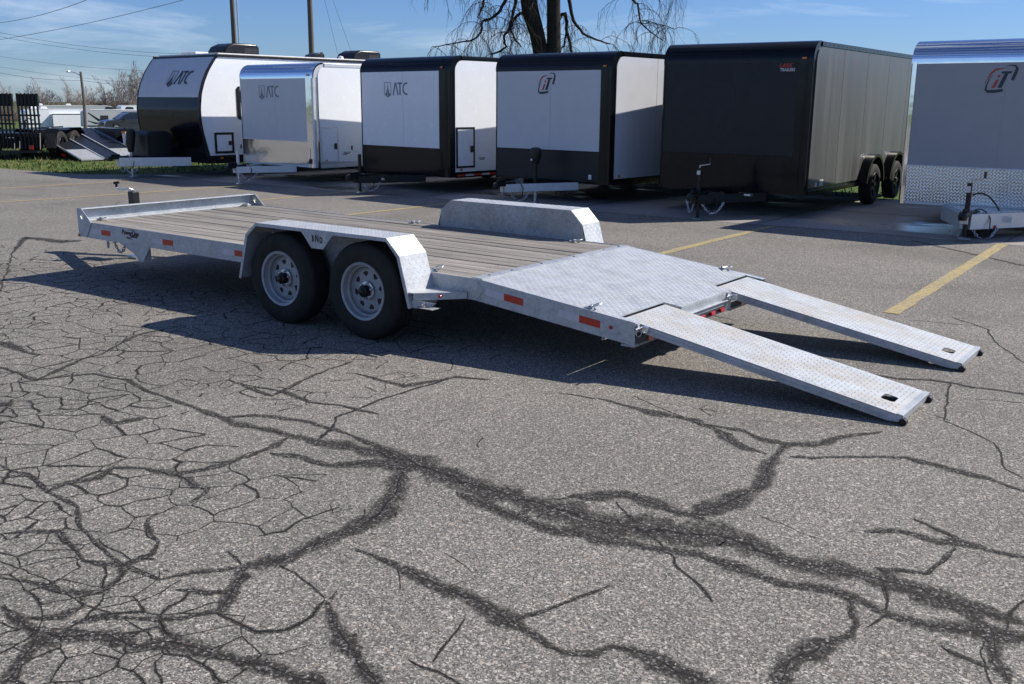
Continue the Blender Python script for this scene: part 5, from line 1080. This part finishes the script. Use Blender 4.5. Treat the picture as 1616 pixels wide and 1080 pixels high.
# ================================================================ campers on the far lot
def rv(loc, th, Lr, H, Wr, label, body, slides, wins, acs, roofc='roof_white', dark=None):
    o = empty('camper_trailer', loc, R(th)); tag(o, label, 'camper', 'campers on the far lot')
    pr = [(-Lr/2, 0.45), (Lr/2, 0.45), (Lr/2, H-0.25), (Lr/2-0.35, H-0.04), (Lr/2-0.9, H), (-Lr/2+0.5, H), (-Lr/2+0.1, H-0.25)]
    MB().prism(pr, -Wr/2, Wr/2, 'y').build('body', body, o, bevel=0.06, smooth=True)
    MB().box(-Lr/2+0.6, Lr/2-1.0, -Wr/2-0.02, Wr/2+0.02, H-0.02, H+0.06).build('roof', roofc, o)
    MB().box(-Lr/2, Lr/2, -Wr/2-0.012, -Wr/2, 0.42, 0.62).build('skirt', 'charcoal_panel', o)
    for (x0, x1, z0, z1, d) in slides:
        sdo = MB().box(x0, x1, -Wr/2-d, -Wr/2-0.001, z0, z1).build('slide_out', body, o)
        MB().prism([(x0-0.05, z0-0.05), (x1+0.05, z0-0.05), (x1+0.05, z1+0.05), (x0-0.05, z1+0.05)], -Wr/2-d-0.03, -Wr/2-d+0.04, 'y', holes=[[(x0+0.04, z0+0.04), (x1-0.04, z0+0.04), (x1-0.04, z1-0.04), (x0+0.04, z1-0.04)]]).build('slide_trim', 'charcoal_panel', sdo)
    for (x0, x1, z0, z1, d) in wins:
        wn = MB().box(x0, x1, -Wr/2-d-0.035, -Wr/2-d-0.002, z0, z1).build('window', 'black_satin', o)
        MB().box(x0+0.06, x1-0.06, -Wr/2-d-0.042, -Wr/2-d-0.036, z0+0.06, z1-0.06).build('pane', 'glass_dark', wn)
    for x, m_ in acs: MB().prism([(x-0.5, H+0.06), (x+0.5, H+0.06), (x+0.4, H+0.36), (x-0.3, H+0.38)], -0.35, 0.35, 'y').build('air_conditioner', m_, o, bevel=0.05)
    if dark:
        for pts, wd in dark: MB().stroke(pts, wd, -Wr/2-0.012, -Wr/2-0.002).build('stripe', 'charcoal_panel', o)
    for x in (-0.6, 0.3): small_wheel(o, x, -Wr/2+0.12, 0.35, 1)
    return o
RVZ = lambda x, y: terr(x, y)
rv((-121.5, 70.6, -2.75), 76, 9.2, 3.05, 2.5, 'white camper with a large square slide-out box and pale decal, left of the dark car', 'white_panel', [(-1.35, 2.6, 0.55, 2.45, 0.7)], [(3.05, 3.6, 1.2, 1.9, 0)], [(-3.2, 'roof_white'), (-1.9, 'roof_white')], dark=None)
rv((-110.7, 72.9, -2.2), 74, 9.5, 2.55, 2.5, 'pale grey camper with black square windows and swept dark stripes, directly behind the dark car', 'rv_grey', [(-0.2, 3.6, 0.65, 2.30, 0.6)], [(-2.9, -1.95, 0.95, 1.85, 0), (0.15, 1.0, 1.2, 1.8, 0.6)], [(-1.4, 'charcoal_panel'), (1.2, 'charcoal_panel')], dark=[([(-4.4, 2.2), (-3.2, 1.3), (-1.8, 1.1)], [0.1, 0.28, 0.05]), ([(-4.5, 1.2), (-3.6, 0.9), (-2.6, 0.8)], [0.05, 0.2, 0.05])])
rv((-133, 62, -2.9), 76, 9.0, 3.1, 2.5, 'white camper partly seen through the upright black ramps', 'white_panel', [(-2.5, 0.5, 0.6, 2.4, 0.5)], [(1.5, 2.4, 1.3, 2.0, 0), (-4.0, -3.4, 1.3, 2.0, 0)], [(0, 'roof_white')])
rv((-172, 103, -2.8), 74, 14, 3.25, 2.6, 'long pale camper roof showing above the slide-out camper', 'rv_grey', [], [(-4, -2.5, 1.9, 2.6, 0), (2, 3.5, 1.9, 2.6, 0)], [(-5.8, 'roof_white'), (-0.8, 'roof_white'), (5, 'charcoal_panel')])
rv((-158, 112, -2.6), 74, 15, 3.2, 2.6, 'long pale camper roof showing above the grey striped camper', 'white_panel', [], [(-4, -2.5, 1.9, 2.6, 0)], [(-6.0, 'charcoal_panel'), (-1.5, 'charcoal_panel'), (2.5, 'charcoal_panel'), (6.5, 'charcoal_panel')])
rv((-190, 88, -2.9), 76, 14, 3.2, 2.6, 'long white camper roof far behind the upright ramps, farthest to the left', 'white_panel', [], [(-3, -1.5, 1.8, 2.5, 0)], [(1, 'roof_white'), (4.5, 'roof_white')])

# ================================================================ poles and wires
def pole(loc, h, r, label, name='utility_pole'):
    o = empty(name, loc); tag(o, label, 'pole')
    MB().tube([(0, 0, 0), (0.02, 0, h*0.5), (0, 0, h)], [r, r*0.88, r*0.7], 12).build('shaft', 'wood_pole', o, smooth=True)
    MB().box(-1.2, 1.2, -0.06, 0.06, h-0.7, h-0.56).build('crossarm', 'wood_pole', o)
    for x in (-1.1, -0.5, 0.5, 1.1): MB().lathe([(0.05, 0), (0.07, 0.06), (0.03, 0.14), (0, 0.16)], (x, 0, h-0.56), 'z', 8).build('insulator', 'rv_grey', o)
    return o
p1 = pole((-37.3, 32.3, terr(-37.3, 32.3)-0.1), 12.5, 0.15, 'wooden utility pole behind the left roof air conditioner of the camper')
p2 = pole((-29.9, 31.1, terr(-29.9, 31.1)-0.1), 12.0, 0.15, 'wooden utility pole behind the middle of the camper roof')
MB().tube([(0.3, 0.1, 0), (0.3, 0.1, 9)], 0.04, 6).build('conduit', 'zinc', p1)
lp = empty('street_lamp', (-81.4, 49.9, terr(-81.4, 49.9))); tag(lp, 'slim leaning street lamp with a short arm, above the far campers', 'street lamp')
MB().tube([(0, 0, 0), (0.15, 0, 3), (0, 0, 5.6)], [0.16, 0.14, 0.11], 8).build('shaft', 'wood_pole', lp, smooth=True)
MB().tube([(0, 0, 5.2), (-0.4, -0.3, 5.5), (-0.9, -0.6, 5.6)], 0.05, 6).build('arm', 'zinc', lp); MB().box(-1.2, -0.85, -0.75, -0.5, 5.52, 5.66).build('lamp_head', 'zinc', lp, bevel=0.03)
WD = [[[-41.98, 19.85, 5.12], [-29.32, 18.99, 5.68], 0.3, 0.02, 'upper thin wire crossing the top left corner of the sky'], [[-46.07, 21.76, 4.38], [-27.57, 22.88, 5.99], 0.2, 0.02, 'lower of the two rising wires at the top left'], [[-54.71, 26.15, 5.99], [-41.17, 35.42, 4.36], 0.5, 0.02, 'upper of the close pair of wires falling toward the camper roof'], [[-54.67, 26.11, 5.76], [-41.07, 35.43, 4.14], 0.5, 0.02, 'lower of the close pair of wires falling toward the camper roof'], [[-70.35, 33.66, 5.21], [-57.76, 42.3, 3.74], 0.3, 0.02, 'faint single wire between the high pair and the lower wires'], [[-75.52, 36.11, 4.65], [-62.06, 45.29, 2.89], 0.3, 0.02, 'upper thin wire of the low pair meeting the camper nose'], [[-86.02, 41.23, 4.69], [-81.93, 50.14, 3.41], 0.4, 0.035, 'thick low wire from the left edge to the street lamp'], [[-81.93, 50.14, 3.41], [-75.32, 54.71, 2.77], 0.1, 0.035, 'thick low wire from the street lamp to the camper nose'], [[-20.38, 22.89, 5.66], [-21.03, 24.26, 3.28], 0.0, 0.01, 'left guy wire above the camper roof'], [[-20.15, 23.06, 5.66], [-20.57, 24.61, 3.35], 0.0, 0.01, 'right guy wire above the camper roof']]
for a, b_, sg, r_, lb in WD:
    mb = MB(); mb.tube(sag(a, b_, sg, 17), r_*0.6, 4, cap=False); tag(mb.build('overhead_wire', 'wire'), lb, 'wire', 'overhead wires')

# ================================================================ the bare willow
wl = empty('willow_tree', (-13.1, 27.7, -0.05)); tag(wl, 'large bare willow with two dark trunks and drooping twigs behind the trailers', 'tree')
view = Vector((-13.1-8.95, 27.7+5.32, 0)).normalized(); er = Vector((view.y, -view.x, 0)); PS = 41.4
def wp(px, py, dep=0.0): return er*((px-872)/PS)+Vector((0, 0, 3.61+(82-py)/PS))+view*dep
trunkL = [Vector((-0.1, 0, 0)), wp(862, 150), wp(855, 82), wp(849, 55), wp(838, 21), wp(833, -10), wp(820, -90, .4), wp(800, -190, .8), wp(770, -300, 1.0), wp(740, -400, 1.4)]
trunkR = [Vector((0.15, 0.1, 0)), wp(878, 150), wp(876, 82), wp(875, 40), wp(874, 0), wp(872, -120, -.3), wp(880, -240, -.6), wp(890, -360, -1.0), wp(900, -460, -1.2)]
mb = MB(); mb.tube(trunkL, [0.46, 0.33, 0.30, 0.29, 0.33, 0.31, 0.26, 0.17, 0.12, 0.05], 12); mb.tube(trunkR, [0.42, 0.31, 0.28, 0.265, 0.26, 0.25, 0.2, 0.11, 0.05], 12)
mb.build('trunk', 'bark', wl, smooth=True)
rnd = random.Random(11)
limbs = [
 ([wp(876, 34), wp(884, 31, .1), wp(888, 24, .2), wp(893, 23, .2), wp(895, 35, .3), wp(896, 52, .3), wp(901, 66, .35), wp(905, 84, .4)], .075, .05),
 ([wp(896, 52, .3), wp(892, 72, .2), wp(885, 78, .1)], .04, .02),
 ([wp(880, -140, -.3), wp(893, -80, .2), wp(898, 0, .3), wp(906, 34, .3), wp(922, 53, .4), wp(942.6, 62, .5), wp(966, 68, .6)], .10, .025),
 ([wp(838, 20), wp(829, 22, -.2), wp(820, 26, -.3), wp(811, 38, -.4), wp(808, 50, -.5), wp(814, 62, -.6), wp(824, 76, -.6)], .075, .025),
 ([wp(833, -60), wp(818, -20, -.4), wp(802, 5, -.6), wp(792, 23, -.8), wp(780, 34, -.9), wp(766, 39, -1.0), wp(763, 56, -1.1), wp(752, 67, -1.2), wp(730, 72, -1.3), wp(700, 77, -1.4), wp(690, 78, -1.5)], .08, .012),
 ([wp(815, -110), wp(818, -30, -.5), wp(816, 10, -.6), wp(811, 28, -.6), wp(807, 49, -.6), wp(797, 62, -.7), wp(801, 76, -.7), wp(793, 83, -.8), wp(778, 88, -.8)], .075, .03),
 ([wp(800, -190, .8), wp(780, -80, .4), wp(766, 0, .2), wp(762, 14, .2), wp(754, 30, .2)], .07, .02),
 ([wp(890, -300, -.8), wp(940, -150, -1.0), wp(975, -60, -1.2), wp(992, 0, -1.3), wp(995, 11, -1.3), wp(1001, 13, -1.3), wp(1006, 42, -1.4), wp(1022, 56, -1.5), wp(1041, 68, -1.6)], .09, .014),
 ([wp(1006, 42, -1.4), wp(1026, 42, -1.3), wp(1045, 46, -1.3), wp(1058, 50, -1.2)], .018, .008),
 ([wp(890, -330, -.8), wp(960, -250, .5), wp(1030, -170, 1.2), wp(1070, -60, 1.8)], .10, .03),
 ([wp(800, -190, .8), wp(740, -170, .3), wp(700, -80, 0), wp(690, -10, -.2)], .08, .02),
 ([wp(770, -300, 1), wp(700, -260, 1.5), wp(640, -180, 2), wp(610, -80, 2.2)], .09, .03),
 ([wp(900, -440, -1.2), wp(850, -480, -.5), wp(800, -440, 0), wp(740, -300, .5)], .06, .03),
 ([wp(880, -240, -.6), wp(905, -200, 1.5), wp(930, -120, 2.5), wp(950, -40, 3.0)], .08, .03),
 ([wp(833, -40), wp(850, -70, -1.5), wp(845, -60, -2.5), wp(830, -20, -3.0)], .08, .03),
]
mbL = MB(); mbT = MB()
def jag(pts, amt, n=4):
    out = []
    for a, b_ in zip(pts, pts[1:]):
        for k in range(n): out.append(a.lerp(b_, k/n)+Vector((rnd.uniform(-1, 1), rnd.uniform(-1, 1), rnd.uniform(-1, 1)))*amt)
    out.append(pts[-1]); return out
def droop(p, d, ln, r, depth):
    pts = [p]; v = d.normalized(); n = 6
    for k in range(n):
        v = (v+Vector((rnd.uniform(-.35, .35), rnd.uniform(-.35, .35), -0.28-rnd.uniform(0, .15)))).normalized()
        pts.append(pts[-1]+v*ln/n)
        if depth and rnd.random() < 0.75: droop(pts[-1], v+Vector((rnd.uniform(-.9, .9), rnd.uniform(-.9, .9), rnd.uniform(-.3, .4))), ln*rnd.uniform(.3, .65), r*0.6, depth-1)
    mbT.tube(pts, r, 3, r1=r*0.35, cap=False)
for pts, r0, r1 in limbs:
    q = jag(pts, 0.02, 3); k = len(q); mbL.tube(q, [r0+(r1-r0)*i/(k-1) for i in range(k)], 7)
    for i in range(1, k):
        for _ in range(2 if pts[0].z < 9 else 3):
            if rnd.random() < (0.58 if pts[-1].dot(er) < 0 else 0.34):
                d = Vector((rnd.uniform(-1, 1), rnd.uniform(-1, 1), rnd.uniform(-.3, .8)))
                droop(q[i], d, rnd.uniform(.5, 1.9), 0.013, 2)
for _ in range(22):
    droop(wp(rnd.uniform(1046, 1080), rnd.uniform(-60, -5), rnd.uniform(.5, 2)), Vector((rnd.uniform(-.2, .2), 0, -1)), rnd.uniform(.8, 2.1), 0.008, 1)
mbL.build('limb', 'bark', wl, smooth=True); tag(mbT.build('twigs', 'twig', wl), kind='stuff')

# ================================================================ bare trees along the horizon
def bare_mesh(seed, H, spread, mat):
    rnd = random.Random(seed); mb = MB()
    def br(p, d, ln, r, lev):
        pts = [p]; v = d.normalized(); n = 4 if lev > 1 else 3
        for k in range(n):
            v = (v+Vector((rnd.uniform(-.2, .2), rnd.uniform(-.2, .2), 0.06))).normalized(); pts.append(pts[-1]+v*ln/n)
        mb.tube(pts, r, 5 if lev > 3 else 3, r1=r*0.45, cap=False)
        if lev:
            for k in range(rnd.randint(4, 6) if lev < 4 else 11):
                t = rnd.uniform(0.25, 1.0) if lev < 4 else 0.18+0.82*k/11
                i = min(int(t*n), n-1); q = pts[i].lerp(pts[i+1], t*n-i)
                sp = spread*(1.1 if lev < 4 else 1.0)
                br(q, v*0.8+Vector((rnd.uniform(-sp, sp), rnd.uniform(-sp, sp), rnd.uniform(0.0, 0.5))), ln*rnd.uniform(.34, .55), max(r*0.42, 0.018), lev-1)
    br(Vector((0, 0, 0)), Vector((0, 0, 1)), H*0.8, H*0.011, 4)
    me = bpy.data.meshes.new('crown'); me.from_pydata(mb.v, [], mb.f); me.materials.append(M[mat]); return me
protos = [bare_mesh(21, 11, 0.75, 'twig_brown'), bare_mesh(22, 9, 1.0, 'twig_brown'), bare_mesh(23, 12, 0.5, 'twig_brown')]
rnd = random.Random(8); ends = (Vector((-204.5, 105.8)), Vector((-179.6, 123.8)))
kinds = ['tall pale bare tree on the horizon', 'broad low bare tree on the horizon', 'narrow upright bare tree on the horizon']
nT = 30
for i in range(nT):
    t = -0.15+1.4*i/(nT-1); p = ends[0].lerp(ends[1], t)+Vector((rnd.uniform(-8, 8), rnd.uniform(-8, 8))); k = rnd.randrange(3)
    s = rnd.uniform(0.75, 1.0)*(0.72+0.42*min(1.1, max(0, t)))
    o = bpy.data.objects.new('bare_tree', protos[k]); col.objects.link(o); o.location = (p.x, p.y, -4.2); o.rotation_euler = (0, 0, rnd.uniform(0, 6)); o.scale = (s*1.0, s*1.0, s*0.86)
    zone = 0 if t < 0.22 else 1 if t < 0.5 else 2 if t < 0.62 else 3 if t < 0.97 else 4
    where = ('behind the upright black ramps', 'above the slide-out camper', 'beside the street lamp', 'above the grey striped camper', 'hidden behind the camper nose')[zone]
    tag(o, kinds[k]+' '+where, 'tree', 'bare '+('tall', 'broad', 'narrow')[k]+' trees '+where)
mb = MB(); 
for _ in range(5200):
    t = rnd.uniform(-0.6, 1.7); p = ends[0].lerp(ends[1], t)+Vector((rnd.uniform(-6, 12), rnd.uniform(-6, 6))); h = rnd.uniform(1.6, 4.2)*(0.75+0.35*mnoise.noise(Vector((t*9, 0, 0)))+0.4*min(1, max(0, t))); z0 = -3.6
    mb.tube([(p.x, p.y, z0), (p.x+rnd.uniform(-.5, .5), p.y+rnd.uniform(-.5, .5), z0+h*0.6), (p.x+rnd.uniform(-1.1, 1.1), p.y+rnd.uniform(-1.1, 1.1), z0+h+1.2)], 0.035, 3, r1=0.012, cap=False)
tag(mb.build('brushwood', 'brush'), kind='stuff')
